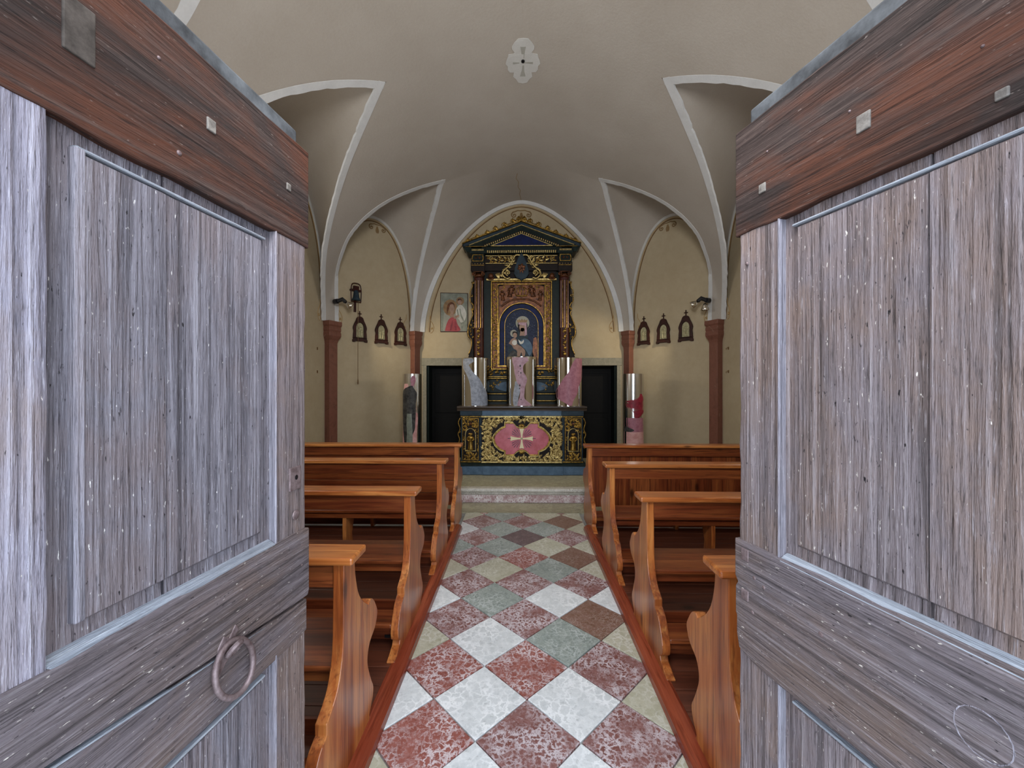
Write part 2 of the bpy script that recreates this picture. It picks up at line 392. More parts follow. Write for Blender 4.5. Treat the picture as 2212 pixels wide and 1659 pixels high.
# wall arcs
def sup(u, p): return max(0, 1-abs(u)**p)**(1/p)
NAV_C, NAV_H, NAV_R, NAV_P = 4.395, 1.545, 2.08, 2.6
def nav_arc(y, off=0): return ZS+(NAV_R-off)*sup((y-NAV_C)/(NAV_H-off), NAV_P)
CA_C, CA_H, CA_R, CA_P = .795, .78, 1.87, 2.15
def ca_arc(s, off=0): return ZS+(CA_R-off)*sup((s-CA_C)/(CA_H-off), CA_P)
CP0 = Vector((3.0, 6.05)); CP1 = Vector((1.97, 7.27)); CL = (CP1-CP0).length; CDIR = (CP1-CP0)/CL
CN = Vector((-CDIR.y, CDIR.x)); CN = CN if CN.x < 0 else -CN      # inward normal (right-hand wall)
def cw(side, s, z, w_=0):                 # point on a canted wall, w_ inward
    p = CP0+CDIR*s+CN*w_; return (p.x*side, p.y, z)
def web(rib_a, rib_b, arc):
    ribs = [xz(rib_a)[::-1], xz(rib_b)]
    def resample(c, n):
        L = [0]
        for a, b in zip(c, c[1:]): L.append(L[-1]+(Vector(b)-Vector(a)).length)
        out = []
        for i in range(n+1):
            d = L[-1]*i/n; j = max(k for k in range(len(L)) if L[k] <= d+1e-9); j = min(j, len(c)-2)
            t = (d-L[j])/max(1e-9, L[j+1]-L[j]); out.append(Vector(c[j]).lerp(Vector(c[j+1]), t))
        return out
    A = resample(ribs[0], 22)+resample(ribs[1], 22)[1:]
    Bc = resample([p for p in arc[:len(arc)//2+1]], 22)+resample([p for p in arc[len(arc)//2:]], 22)[1:]
    rows = []
    for a, b in zip(A, Bc):
        r = []
        for k in range(11):
            t = k/10; p = a.lerp(b, t); p.z += .10*math.sin(PI*t)*max(0, min(1, (min(a.z, b.z)-ZS)/1.2)); r.append(tuple(p))
        rows.append(r)
    sym(rows)
nav = []
for i in range(81):
    th = PI*i/80; y = NAV_C-NAV_H*math.copysign(abs(math.cos(th))**(2/NAV_P), math.cos(th)); nav.append((3.0, y, ZS+NAV_R*math.sin(th)**(2/NAV_P) if 0 < i < 80 else ZS))
web(A1, R1, nav)
can = []
for i in range(81):
    th = PI*i/80; s_ = CA_C-CA_H*math.copysign(abs(math.cos(th))**(2/CA_P), math.cos(th)); z = ZS+CA_R*math.sin(th)**(2/CA_P) if 0 < i < 80 else ZS
    can.append(cw(1, s_, z))
web(R2, R3, can)
ceiling = ceil.obj('ceiling', 'vault', smooth=True); tag(ceiling, 'grey beige plastered groin vault with whitewashed ribs', kind='structure')
# whitewashed rib bands, part of the vault
def rib(curve, side, w_, flip):
    P = xz(curve); vs = []; fs = []; rnd = random.Random(len(curve))
    keep = [P[0]]
    for p in P[1:]:
        if (Vector(p)-Vector(keep[-1])).length > .05: keep.append(p)
    P = keep; n = len(P)
    for i, p in enumerate(P):
        a = Vector(P[max(0, i-1)]); b = Vector(P[min(n-1, i+1)]); t = (b-a).normalized(); x, y, z = p
        e = .01; xx = min(x, av(y)*.985)
        gx = (mz(xx+e, y)-mz(xx-e, y))/(2*e); gy = (mz(xx, y+e)-mz(xx, y-e))/(2*e)
        N = Vector((gx, gy, -1)).normalized()          # points into the room
        sd = N.cross(t).normalized()*flip; ww = w_*(1+rnd.uniform(-.1, .1))
        q0 = Vector(p)-sd*.004; q1 = Vector(p)+sd*ww
        for q in (q0+N*.005, q1+N*.004, q1-N*.02, q0-N*.02): vs.append((q.x*side, q.y, q.z))
    for i in range(n-1):
        for k in range(4): fs.append((i*4+k, i*4+(k+1) % 4, (i+1)*4+(k+1) % 4, (i+1)*4+k))
    fs += [(0, 1, 2, 3), tuple(range((n-1)*4, n*4))]
    return mk('rib', vs, fs, 'white', ceiling, False)
for sd_ in (1, -1):
    rib(R1, sd_, .08, 1); rib(A0, sd_, .08, 1); rib(A1, sd_, .075, -1); rib(R2, sd_, .07, -1); rib(R3, sd_, .07, 1)

# ------------------------------------------------------------------ walls
def wall(name, pt, s_list, zlo, zhi, th, holes=()):
    mb = MB()
    for a, b in zip(s_list, s_list[1:]):
        spans = [(zlo, None)]; m = (a+b)/2
        for h in holes:
            if h[0] <= m <= h[1]:
                spans = [(zlo, h[2]), (h[3], None)] if h[2] > zlo else [(h[3], None)]
        for lo, hi in spans:
            za = hi if hi is not None else zhi(a); zb = hi if hi is not None else zhi(b)
            vs = [pt(a, lo, 0), pt(b, lo, 0), pt(b, zb, 0), pt(a, za, 0), pt(a, lo, -th), pt(b, lo, -th), pt(b, zb, -th), pt(a, za, -th)]
            mb.add(vs, [(0, 1, 2, 3), (7, 6, 5, 4), (0, 4, 5, 1), (3, 2, 6, 7), (0, 3, 7, 4), (1, 5, 6, 2)])
    o = mb.obj(name, 'wall'); tag(o, kind='structure'); return o
def lins(a, b, n, extra=()): return sorted(set([round(a+(b-a)*i/n, 4) for i in range(n+1)]+list(extra)))
WIN = (3.2, 4.6, 2.3, 3.2)
for sd_, nm in ((1, 'right'), (-1, 'left')):
    o = wall('wall_'+nm, lambda s, z, w_, k=sd_: (k*(3.0-w_), s, z), lins(.3, 6.05, 60, WIN[:2]), 0, lambda y: max(ZS+.05, nav_arc(y)+.03) if 2.86 < y < 5.93 else ZS+.1, .25, [WIN])
    tag(o, 'ochre plastered nave wall on the '+nm)
    o = wall('wall_apse_'+nm, lambda s, z, w_, k=sd_: cw(k, s, z, w_), lins(0, CL, 40), 0, lambda s: max(ZS+.05, ca_arc(s)+.03), .25)
    tag(o, 'ochre plastered canted apse wall on the '+nm)
    # unseen nave window added to light the interior
    wn = empty('window_'+('1' if sd_ > 0 else '2')); tag(wn, 'nave window on the '+nm, kind='structure')
    mb = MB()
    for y0, y1, z0, z1 in ((3.2, 3.26, 2.3, 3.2), (4.54, 4.6, 2.3, 3.2), (3.26, 4.54, 2.3, 2.36), (3.26, 4.54, 3.14, 3.2), (3.88, 3.92, 2.36, 3.14)):
        xs = sorted((sd_*3.06, sd_*3.12)); mb.box(xs[0], xs[1], y0, y1, z0, z1)
    mb.obj('window_frame', 'frame_wood', wn)
BD = (1.0, 1.75)
o = wall('wall_back', lambda s, z, w_: (s, 7.3-w_, z), lins(-2.0, 2.0, 60, (-1.75, -1.0, 1.0, 1.75)), 0,
     lambda x: max(ZS+.05, mz(x, 7.3)+.03) if abs(x) < 1.84 else ZS+.05, .32, [(-1.75, -1.0, -1, 1.94), (1.0, 1.75, -1, 1.94)])
tag(o, 'ochre plastered end wall behind the altar'); wall_back = o
# entrance wall with doorway, light opening added above, and shell added against light leaks
mb = MB()
for x0, x1, z0, z1 in ((-3.6, -.86, -.2, 5.8), (.86, 3.6, -.2, 5.8), (-.86, .86, 2.42, 2.75), (-.86, .86, 3.75, 5.8), (-.86, -.5, 2.75, 3.75), (.5, .86, 2.75, 3.75)): mb.box(x0, x1, .06, .30, z0, z1)
tag(mb.obj('wall_front', 'wall'), 'entrance wall around the open doorway', kind='structure')
mb = MB()
for a, b in ((-3.6, -3.45), (3.45, 3.6)):
    mb.box(a, b, .3, 3.1, -.2, 5.8); mb.box(a, b, 4.7, 8.1, -.2, 5.8); mb.box(a, b, 3.1, 4.7, -.2, 2.2); mb.box(a, b, 3.1, 4.7, 3.3, 5.8)
    c, d = (a+.14, -3.2) if a < 0 else (3.2, b-.14)
    mb.box(min(c, d), max(c, d), 3.05, 4.75, 2.1, 2.28); mb.box(min(c, d), max(c, d), 3.05, 4.75, 3.22, 3.4); mb.box(min(c, d), max(c, d), 3.02, 3.18, 2.1, 3.4); mb.box(min(c, d), max(c, d), 4.62, 4.78, 2.1, 3.4)
mb.box(-3.6, 3.6, 7.95, 8.1, -.2, 5.8); mb.box(-3.6, 3.6, .06, 8.1, 5.8, 5.95)
tag(mb.obj('wall_outer', 'wall'), 'outer masonry shell and roof', kind='structure')

# painted borders on the lunette walls (thin flat paint, children of ceiling)
def border(pf, c, h, r, p, off, wd, mat, parent, kr=1.0, dep=.004, name='painted_border', kw=None):
    kw = kr if kw is None else kw
    out = []; inn = []
    for i in range(61):
        th = PI*i/60; cs = math.copysign(abs(math.cos(th))**(2/p), math.cos(th)); sn = math.sin(th)**(2/p) if 0 < i < 60 else 0
        out.append((c-(h-off)*cs, ZS+(r-off*kr)*sn)); inn.append((c-(h-off-wd)*cs, ZS+(r-off*kr-wd*kw)*sn))
    MB().ring(out, inn, pf, 0.0005, dep, False).obj(name, mat, parent)
def scroll_fleur(pf, u, v, k, parent, sgn=1):
    mb = MB()
    for s_ in (1, -1):
        mb.spiral(pf, u+s_*.12*k, v-.04*k, .055*k, 1.2, PI/2, -s_, .011*k, .004, 14); mb.tube([pf(u, v+.03*k, .002), pf(u+s_*.06*k, v+.035*k, .002), pf(u+s_*.12*k, v+.012*k, .002)], .009*k, 5)
        mb.leaf(pf, u, v-.02*k, -PI/2+s_*.6, .12*k, .035*k, -s_*.8, .004)
    mb.leaf(pf, u, v, -PI/2, .13*k, .05*k, 0, .004)
    mb.obj('painted_scroll', 'scrollpaint', parent)
def base_volute(pf, u, s_, parent):
    mb = MB()
    pts = [(u, ZS+.30), (u+s_*.004, ZS+.22), (u+s_*.04, ZS+.165), (u+s_*.066, ZS+.10), (u+s_*.058, ZS+.03), (u+s_*.03, ZS-.01), (u, ZS-.015)]
    mb.tube([pf(a, b, .002) for a, b in interp(pts, 4)], .0055, 5)
    mb.spiral(pf, u+s_*.028, ZS+.065, .022, 1.2, PI/2, -s_, .007, .004, 10)
    mb.obj('painted_volute', 'ochreline', parent)
bk = lambda u, v, w_: (u, 7.3-w_, v)
border(bk, 0, 1.85, 2.42, 1.72, -.02, .085, 'white', wall_back, dep=.02, name='arch_band')
border(bk, 0, 1.85, 2.42, 1.72, .125, .007, 'ochreline', wall_back, .75, .004, kw=1); border(bk, 0, 1.85, 2.42, 1.72, .145, .017, 'brownline', wall_back, .75, .004, kw=1)
scroll_fleur(bk, -.0, ZS+2.2, 1.1, wall_back)
for s_ in (1, -1): base_volute(bk, s_*1.685, -s_, wall_back)
for sd_, nm in ((1, 'right'), (-1, 'left')):
    wo = bpy.data.objects['wall_apse_'+nm]; pf = lambda u, v, w_, k=sd_: cw(k, u, v, w_)
    border(pf, CA_C, CA_H, CA_R, CA_P, -.01, .05, 'medal', wo, dep=.012, name='arch_band')
    border(pf, CA_C, CA_H, CA_R, CA_P, .06, .008, 'ochreline', wo); border(pf, CA_C, CA_H, CA_R, CA_P, .075, .016, 'brownline', wo)
    scroll_fleur(pf, CA_C+.05, ZS+CA_R-.15, .9, wo)
    base_volute(pf, .17, 1, wo); base_volute(pf, 1.42, -1, wo)
    wo = bpy.data.objects['wall_'+nm]; pf = lambda u, v, w_, k=sd_: (k*(3.0-w_), u, v)
    border(pf, NAV_C, NAV_H, NAV_R, NAV_P, -.01, .05, 'medal', wo, dep=.012, name='arch_band')
    border(pf, NAV_C, NAV_H, NAV_R, NAV_P, .06, .008, 'ochreline', wo); border(pf, NAV_C, NAV_H, NAV_R, NAV_P, .075, .016, 'brownline', wo)
    base_volute(pf, 5.83, -1, wo)

# painted cross medallion at the crown of the vault
def medal(poly, z, mat, name, parent=ceiling):
    MB().prism(poly, lambda u, v, w_: (u, v, mz(u, v)-w_), .001, z).obj(name, mat, parent)
half = [(0, 3.865), (.05, 3.87), (.085, 3.91), (.112, 3.955), (.112, 3.99), (.085, 4.03), (.10, 4.045), (.15, 4.05), (.158, 4.085), (.172, 4.12), (.183, 4.165), (.16, 4.20), (.162, 4.245), (.14, 4.28), (.095, 4.285), (.10, 4.31), (.105, 4.345), (.075, 4.38), (.05, 4.43), (0, 4.445)]
poly = half+[(-x, y) for x, y in reversed(half[1:-1])]
medal(poly, .006, 'medal', 'cross_medallion')
for p in ([(-.028, 3.96), (.028, 3.96), (.018, 4.02), (.012, 4.1), (-.012, 4.1), (-.018, 4.02)], [(-.012, 4.19), (.012, 4.19), (.016, 4.27), (.03, 4.34), (-.03, 4.34), (-.016, 4.27)],
          [(-.105, 4.145), (-.105, 4.172), (-.02, 4.163), (-.02, 4.15)], [(.105, 4.145), (.105, 4.172), (.02, 4.163), (.02, 4.15)]):
    medal(p, .009, 'medalcross', 'cross_arm')
MB().lathe([(.018, mz(0, 4.13)-.02), (.018, mz(0, 4.13)+.02)], 0, 4.13, 14).obj('rope_hole', 'black', ceiling)
# hairline crack above the end arch
MB().tube([(x-.0, y, mz(x, y)-.001) for x, y in ((-.07, 6.35), (-.09, 6.5), (-.05, 6.62), (-.06, 6.78), (-.02, 6.9), (-.03, 7.05), (-.0, 7.28))], .004, 4).obj('crack', 'ochreline', ceiling)

# ------------------------------------------------------------------ pilasters
def pilaster(n, x, y, rz, hw, hc, label):
    o = MB(); q = math.sqrt(2)
    pr = [(hc*1.0, ZS), (hc, ZS-.06), (hc*.88, ZS-.085), (hc*.93, ZS-.115), (hc*.93, ZS-.14), (hc*.87, ZS-.16), (hc*.93, ZS-.18), (hc*.93, ZS-.225), (hc*.85, ZS-.25), (hc*.70, ZS-.29), (hw*1.02, ZS-.33), (hw, ZS-.34), (hw, .16), (hw*1.25, .15), (hw*1.25, 0)]
    o.lathe([(r*q, z) for r, z in pr], 0, 0, 4, a0=PI/4)
    ob = o.obj('trim_%d' % n, 'redcol', bev=.004); ob.location = (x, y, 0); ob.rotation_euler = (0, 0, rz); tag(ob, label, kind='structure'); return ob
pilaster(1, -2.955, 6.04, -.36, .078, .125, 'near left red marble pilaster')
pilaster(2, 2.955, 6.04, .36, .078, .125, 'near right red marble pilaster')
pilaster(3, -1.955, 7.235, -.55, .066, .10, 'far left red marble pilaster')
pilaster(4, 1.955, 7.235, .55, .066, .10, 'far right red marble pilaster')

# ------------------------------------------------------------------ floor, tiles, steps
fl = MB().box(-3.2, 3.2, .06, 7.9, -.12, -.012).obj('floor', 'grout'); tag(fl, 'red and white diamond marble floor', kind='structure')
mb = MB().box(-6, 6, -7, .06, -.2, -.1); tag(mb.obj('ground', 'forecourt'), 'stone forecourt outside the door', kind='structure')
tag(MB().box(-.86, .86, .02, .42, -.1, .0).obj('threshold', 'tile_cream', bev=.006), 'worn stone threshold', kind='structure')
def clip(poly, f):
    out = []
    for i in range(len(poly)):
        a = poly[i]; b = poly[(i+1) % len(poly)]; fa, fb = f(a), f(b)
        if fa >= 0: out.append(a)
        if fa*fb < 0: t = fa/(fa-fb); out.append((a[0]+(b[0]-a[0])*t, a[1]+(b[1]-a[1])*t))
    return out
D = .237; Y0 = 2.008
rt = random.Random(3)
spec_red = {(0, 9): 'tile_purple', (2, 9): 'tile_red2', (-2, 9): 'tile_red2', (0, 11): 'tile_red2', (2, 11): 'tile_brown', (-2, 11): 'tile_red2', (2, 7): 'tile_brown', (-2, 7): 'tile_red2', (0, 7): 'tile_red', (0, 5): 'tile_red2', (2, 5): 'tile_red2', (-2, 5): 'tile_red2', (0, 3): 'tile_red2', (-2, 3): 'tile_red2', (2, 3): 'tile_brown', (0, 1): 'tile_red', (-2, 1): 'tile_red', (2, 1): 'tile_red2', (0, -1): 'tile_red2', (-2, -1): 'tile_red', (2, -1): 'tile_red2'}
spec_w = {(-1, 10): 'tile_grey', (1, 10): 'tile_grey', (-1, 8): 'tile_grey', (1, 8): 'tile_cream', (-1, 6): 'tile_cream', (1, 6): 'tile_grey', (-1, 4): 'tile_grey', (1, 4): 'tile_white', (-1, 2): 'tile_white', (1, 2): 'tile_grey', (-1, 0): 'tile_white', (1, 0): 'tile_white', (1, 12): 'tile_cream', (-1, 12): 'tile_grey', (3, 2): 'tile_cream', (3, 0): 'tile_cream', (-3, 2): 'tile_cream', (3, 10): 'tile_cream', (-3, 8): 'tile_grey'}
for i in range(-3, 4):
    for j in range(-8, 14):
        if (i+j) % 2 == 0: continue
        cx = i*D; cy = Y0+j*D; r = D-.0035-rt.uniform(0, .0025)
        r_ = rt.uniform(-.012, .012)
        p = [(cx+r*math.cos(r_+PI/2*k), cy+r*math.sin(r_+PI/2*k)) for k in range(4)]
        for f in (lambda q: q[0]+.70, lambda q: .70-q[0], lambda q: 4.908-q[1], lambda q: q[1]-.425): p = clip(p, f) if len(p) > 2 else p
        if len(p) < 3: continue
        m = spec_red.get((i, j), rt.choice(['tile_red', 'tile_red2'])) if i % 2 == 0 else spec_w.get((i, j), rt.choice(['tile_white', 'tile_cream']))
        zt = rt.uniform(-.0015, .0015)
        MB().prism(p, lambda u, v, w_: (u, v, w_), -.02, zt).obj('tile', m, fl, bev=.0025)
st = MB().box(-2.9, 2.9, 4.915, 5.31, -.02, .004).obj('step_strip', 'step_cream', fl)
pl = MB().box(-2.95, 2.95, 5.36, 7.9, -.1, .19).obj('altar_platform', 'step_cream'); tag(pl, 'raised stone altar platform', kind='structure')
MB().prism([(5.36, .105), (5.333, .105), (5.325, .12), (5.325, .14), (5.31, .145), (5.305, .165), (5.31, .185), (5.32, .195), (5.42, .195), (5.42, .19), (5.36, .19)], lambda u, v, w_: (w_, u, v), -2.92, 2.92).obj('step_nosing', 'step_white', pl)
ps = [(5.36, 0), (5.335, .0), (5.335, .105), (5.36, .105)]
MB().prism(ps, lambda u, v, w_: (w_, u, v), -2.92, 2.92).obj('step_riser', 'step_pink', pl)

# ------------------------------------------------------------------ wooden pew platforms
for sd_, nm in ((-1, 'left'), (1, 'right')):
    pf_ = empty('pew_platform'); tag(pf_, 'red-brown plank platform under the pews '+nm+' of the aisle', kind='structure')
    a, b = sorted((sd_*.75, sd_*2.98)); MB().box(a, b, .95, 4.34, 0, .035).obj('base', 'deck', pf_)
    y = .96; k = 0; me = None
    while y < 4.2:
        mb = MB(); mb.box(a, b, y, y+.13, .035, .05)
        if me is None:
            o = mb.obj('plank', 'deck', pf_, bev=.002); me = o
        else:
            o = me.copy(); COL.objects.link(o); o.location = (0, y-.96, 0)
        y += .133
    prof = [(.665, 0), (.672, .03), (.69, .048), (.705, .052), (.735, .056), (.752, .05), (.752, 0)]
    MB().prism([(sd_*u, v) for u, v in prof], lambda u, v, w_: (u, w_, v), .95, 4.36).obj('kerb', 'kerb', pf_, bev=.002)

# ------------------------------------------------------------------ pews
near = interp([(.02, .89), (.015, .60), (-.005, .49), (-.045, .42), (-.12, .375)], 3)+interp([(-.12, .335), (-.17, .31), (-.21, .255), (-.24, .19), (-.235, .14), (-.205, .115)], 3)+interp([(-.215, .092), (-.26, .075), (-.31, .06)], 2)
far = interp([(.30, .05), (.286, .075), (.32, .115), (.335, .165), (.308, .22), (.268, .308), (.264, .36), (.29, .405), (.355, .435), (.388, .49), (.365, .54), (.33, .585), (.295, .603)], 3)+interp([(.275, .588), (.245, .61), (.20, .65), (.157, .71), (.128, .80), (.12, .89)], 3)
PROF = near+[(-.31, .05)]+far
def make_pew(sd_, front):
    t = empty('pew')
    xo = sd_*.73
    f3 = lambda u, v, w_: (sd_*w_, u, v-.05)
    def P(name, mb, mat, bev=.003, parent=t): return mb.obj(name, mat, parent, bev=bev)
    prof = near+[(-.31, .05), (-.07, .05), (-.07, 0.0), (.30, 0.0)]+far if front else PROF
    P('end_panel', MB().prism(prof, f3, .73, .775), 'pine_z', .004)
    P('end_panel', MB().prism(prof, f3, 2.80, 2.845), 'pine_z', .004)
    def bx(x0, x1, y0, y1, z0, z1):
        a, b = sorted((sd_*x0, sd_*x1)); return MB().box(a, b, y0, y1, z0-.05, z1-.05)
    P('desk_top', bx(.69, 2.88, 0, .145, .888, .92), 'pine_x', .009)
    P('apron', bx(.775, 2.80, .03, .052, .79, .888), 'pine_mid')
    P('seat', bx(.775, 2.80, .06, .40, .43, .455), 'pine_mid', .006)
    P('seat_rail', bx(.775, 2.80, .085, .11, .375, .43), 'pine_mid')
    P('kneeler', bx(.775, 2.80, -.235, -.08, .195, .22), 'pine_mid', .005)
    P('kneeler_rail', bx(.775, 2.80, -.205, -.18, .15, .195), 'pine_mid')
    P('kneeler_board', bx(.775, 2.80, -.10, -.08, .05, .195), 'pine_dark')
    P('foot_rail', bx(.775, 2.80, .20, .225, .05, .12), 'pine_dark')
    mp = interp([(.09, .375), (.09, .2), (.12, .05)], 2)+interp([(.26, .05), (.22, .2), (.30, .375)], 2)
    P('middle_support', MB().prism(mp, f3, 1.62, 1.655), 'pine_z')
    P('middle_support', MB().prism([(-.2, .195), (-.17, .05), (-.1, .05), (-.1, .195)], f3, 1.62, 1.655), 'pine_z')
    if front:
        if sd_ > 0:
            xs = .775; rr = random.Random(5)
            while xs < 2.79:
                wd = rr.uniform(.16, .24); x1 = min(2.80, xs+wd)
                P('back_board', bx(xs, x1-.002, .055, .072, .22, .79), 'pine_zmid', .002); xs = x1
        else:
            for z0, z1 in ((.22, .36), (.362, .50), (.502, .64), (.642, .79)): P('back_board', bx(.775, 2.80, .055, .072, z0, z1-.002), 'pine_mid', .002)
    return t
rowsL = [1.53, 2.49, 3.50, 4.445]; rowsR = [1.45, 2.385, 3.36, 4.41]
wordl = ['nearest the open door', 'second from the entrance', 'third from the entrance', 'boarded back, nearest the altar']
for sd_, rows_, nm in ((-1, rowsL, 'left'), (1, rowsR, 'right')):
    base = make_pew(sd_, False)
    for i, y in enumerate(rows_):
        if i == 0: t = base
        elif i == 3: t = make_pew(sd_, True)
        else: t = copy_tree(base)
        t.location = (0, y, .05)
        tag(t, 'varnished pine pew %s of the aisle, %s' % (nm, wordl[i]), 'pew', 'pews '+nm+' of the aisle')
    if sd_ < 0:
        o = MB().box(-.855, -.79, 2.49-.106, 2.49-.10, .062, .078).obj('hinge_plate', 'black'); o.parent = None
        t2 = [q for q in bpy.data.objects if q.name.startswith('pew') and q.get('label', '').startswith('varnished pine pew left of the aisle, second')][0]
        o.parent = t2; o.location = (0, -2.49, -.05)

# ------------------------------------------------------------------ big entrance door leaves
def door(n, edge, direction, outn, label, right):
    d = Vector((direction[0], direction[1])).normalized(); nn = Vector(outn)
    root = empty('door_%d' % n, (edge[0], edge[1], 0)); tag(root, label, kind='structure')
    ang = math.atan2(d.y, d.x); root.rotation_euler = (0, 0, ang)
    # local frame: x along the leaf from free edge to hinge, y = k*out toward the viewed face
    loc = Vector((-math.sin(ang), math.cos(ang))); k = 1 if loc.dot(nn) > 0 else -1
    f3 = lambda s, z, w_: (s, k*w_, z)
    def bxs(s0, s1, z0, z1, w0, w1):
        mb = MB(); mb.prism([(s0, z0), (s1, z0), (s1, z1), (s0, z1)], f3, w0, w1); return mb
    def P(name, mb, mat, bev=.003, parent=root): return mb.obj(name, mat, parent, bev=bev)
    W = .835
    rg = random.Random(n)
    def rough(s0, s1, z0, z1, horiz, amp=.003):
        pts = []
        if horiz:
            m = 14
            pts += [(s0+(s1-s0)*i/m, z0+rg.uniform(-amp, amp)*(0 < i < m)) for i in range(m+1)]
            pts += [(s1-(s1-s0)*i/m, z1+rg.uniform(-amp, amp)*(0 < i < m)) for i in range(m+1)]
        else:
            m = 16
            pts += [(s0, z0), (s1, z0)]+[(s1+rg.uniform(-amp, amp)*.4, z0+(z1-z0)*i/m) for i in range(1, m)]+[(s1, z1), (s0, z1)]
            pts += [(s0+rg.uniform(-amp, amp), z1-(z1-z0)*i/m) for i in range(1, m)]
        return pts
    e = .0
    # rails and stiles; face plane w=0, thickness backwards
    P('top_rail', MB().prism(rough(-.006, W, 2.015, 2.31, True), f3, -.055, .004), 'door_top', .004)
    P('top_strip', MB().prism([(.035, 2.30), (W, 2.30), (W, 2.36), (.035, 2.352)], f3, -.05, -.006), 'strip', .006)
    lock = [(.0, .862), (.0, 1.165), (W, 1.168), (W, .855)]
    if right:
        lz = [(.008, .862), (.0, .90), (.0, .95), (-.004, .955), (-.004, 1.03), (.004, 1.045), (-.006, 1.06), (-.006, 1.165)]+[(W*i/14, 1.168+rg.uniform(-.002, .002)) for i in range(1, 14)]+[(W, 1.168), (W, .845)]+[(W-W*i/14, .847+rg.uniform(-.003, .003)) for i in range(1, 14)]
        P('lock_rail', MB().prism(lz, f3, -.055, .005), 'door_h', .005)
    else:
        P('lock_rail', MB().prism([(-.006, .97), (-.006, 1.16)]+[(W*i/14, 1.166+rg.uniform(-.002, .002)) for i in range(1, 14)]+[(W, 1.166), (W, 1.045)]+[(W-W*i/14, 1.045-.092*i/14+rg.uniform(-.0015, .0015)) for i in range(1, 14)]+[(0, .955)], f3, -.055, .006), 'door_h', .004)
        P('lock_rail', MB().prism([(.0, .945)]+[(W*i/14, .945+.09*i/14+rg.uniform(-.0015, .0015)) for i in range(1, 14)]+[(W, 1.035), (W, .845)]+[(W-W*i/14, .845+rg.uniform(-.002, .002)) for i in range(1, 14)]+[(0, .85)], f3, -.055, .002), 'door_h', .004)
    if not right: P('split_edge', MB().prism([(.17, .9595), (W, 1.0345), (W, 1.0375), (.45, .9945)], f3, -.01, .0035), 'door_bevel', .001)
    P('bottom_rail', bxs(0, W, .03, .26, -.055, .002), 'door_h', .004)
    for z0, z1 in ((1.16, 2.02), (.26, .86)):
        P('stile', MB().prism(rough(.006, .133, z0, z1, False), f3, -.052, .0), 'door_v', .004)
        P('stile', MB().prism(rough(.615, W, z0, z1, False, .002), f3, -.052, .001), 'door_stile', .004)
        # panel boards: recessed field rising to a raised centre
        zb = z0+.0; zt_ = z1-.0
        for s0, s1 in ((.133, .425), (.425, .615)):
            g = .0022; a, b = s0+(g if s0 > .2 else 0), s1-(g if s1 < .6 else 0)
            m_s0 = a+.032 if s0 < .2 else a; m_s1 = b-.045 if s1 > .6 else b
            zl, zh = zb+.045, zt_-.035
            back = -.045; lo = -.017; hi = -.009 if s0 < .2 else -.006
            O = [(a, zb), (b, zb), (b, zt_), (a, zt_)]; I = [(m_s0, zl), (m_s1, zl), (m_s1, zh), (m_s0, zh)]
            ch = .008
            J = [(m_s0+(ch if s0 < .2 else 0), zl+ch), (m_s1-(ch if s1 > .6 else 0), zl+ch), (m_s1-(ch if s1 > .6 else 0), zh-ch), (m_s0+(ch if s0 < .2 else 0), zh-ch)]
            vs = [f3(u, v, back) for u, v in O]+[f3(u, v, lo) for u, v in O]+[f3(u, v, lo-.002) for u, v in I]+[f3(u, v, hi) for u, v in J]
            fs = [(0, 1, 2, 3)]
            for L0 in (0, 4, 8):
                fs += [(L0+i, L0+(i+1) % 4, L0+4+(i+1) % 4, L0+4+i) for i in range(4)]
            fs.append((12, 13, 14, 15))
            mk('panel_board', vs, fs, 'door_v' if right else 'door_l', root)
        # quirk beads round the raised field, sky light painted on the top one
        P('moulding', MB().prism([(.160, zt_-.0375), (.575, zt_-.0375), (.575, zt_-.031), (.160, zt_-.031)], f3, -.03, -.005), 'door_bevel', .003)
        if z0 > 1:
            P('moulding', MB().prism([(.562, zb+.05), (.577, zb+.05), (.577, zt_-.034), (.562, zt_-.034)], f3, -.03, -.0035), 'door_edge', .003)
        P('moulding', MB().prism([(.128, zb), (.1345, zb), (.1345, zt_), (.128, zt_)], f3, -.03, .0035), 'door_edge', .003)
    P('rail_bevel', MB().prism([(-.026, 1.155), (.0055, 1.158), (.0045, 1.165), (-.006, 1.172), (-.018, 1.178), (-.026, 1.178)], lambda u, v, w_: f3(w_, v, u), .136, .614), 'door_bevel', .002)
    P('backing', bxs(.02, W-.02, .1, 2.28, -.06, -.05), 'door_top', 0)
    # pegs and nails
    def peg(s, z, a, b=None, mat='door_h', name='wooden_peg'):
        b = b or a; P(name, bxs(s-a, s+a, z-b, z+b, -.01, .0075), mat, .002)
    def nail(s, z, r=.006):
        mb = MB(); n_ = 10; pr = []
        for i in range(4):
            t = i/3; pr.append((r*math.cos(t*PI/2), .006+.004*math.sin(t*PI/2)))
        vs = []; fs = []
        for r_, w_ in pr: vs += [f3(s+r_*math.cos(2*PI*q/n_), z+r_*math.sin(2*PI*q/n_), w_-.003) for q in range(n_)]
        for i in range(3): fs += [(i*n_+q, i*n_+(q+1) % n_, (i+1)*n_+(q+1) % n_, (i+1)*n_+q) for q in range(n_)]
        fs.append(tuple(range(3*n_, 4*n_))); mb.add(vs, fs); P('nail', mb, 'iron', 0)
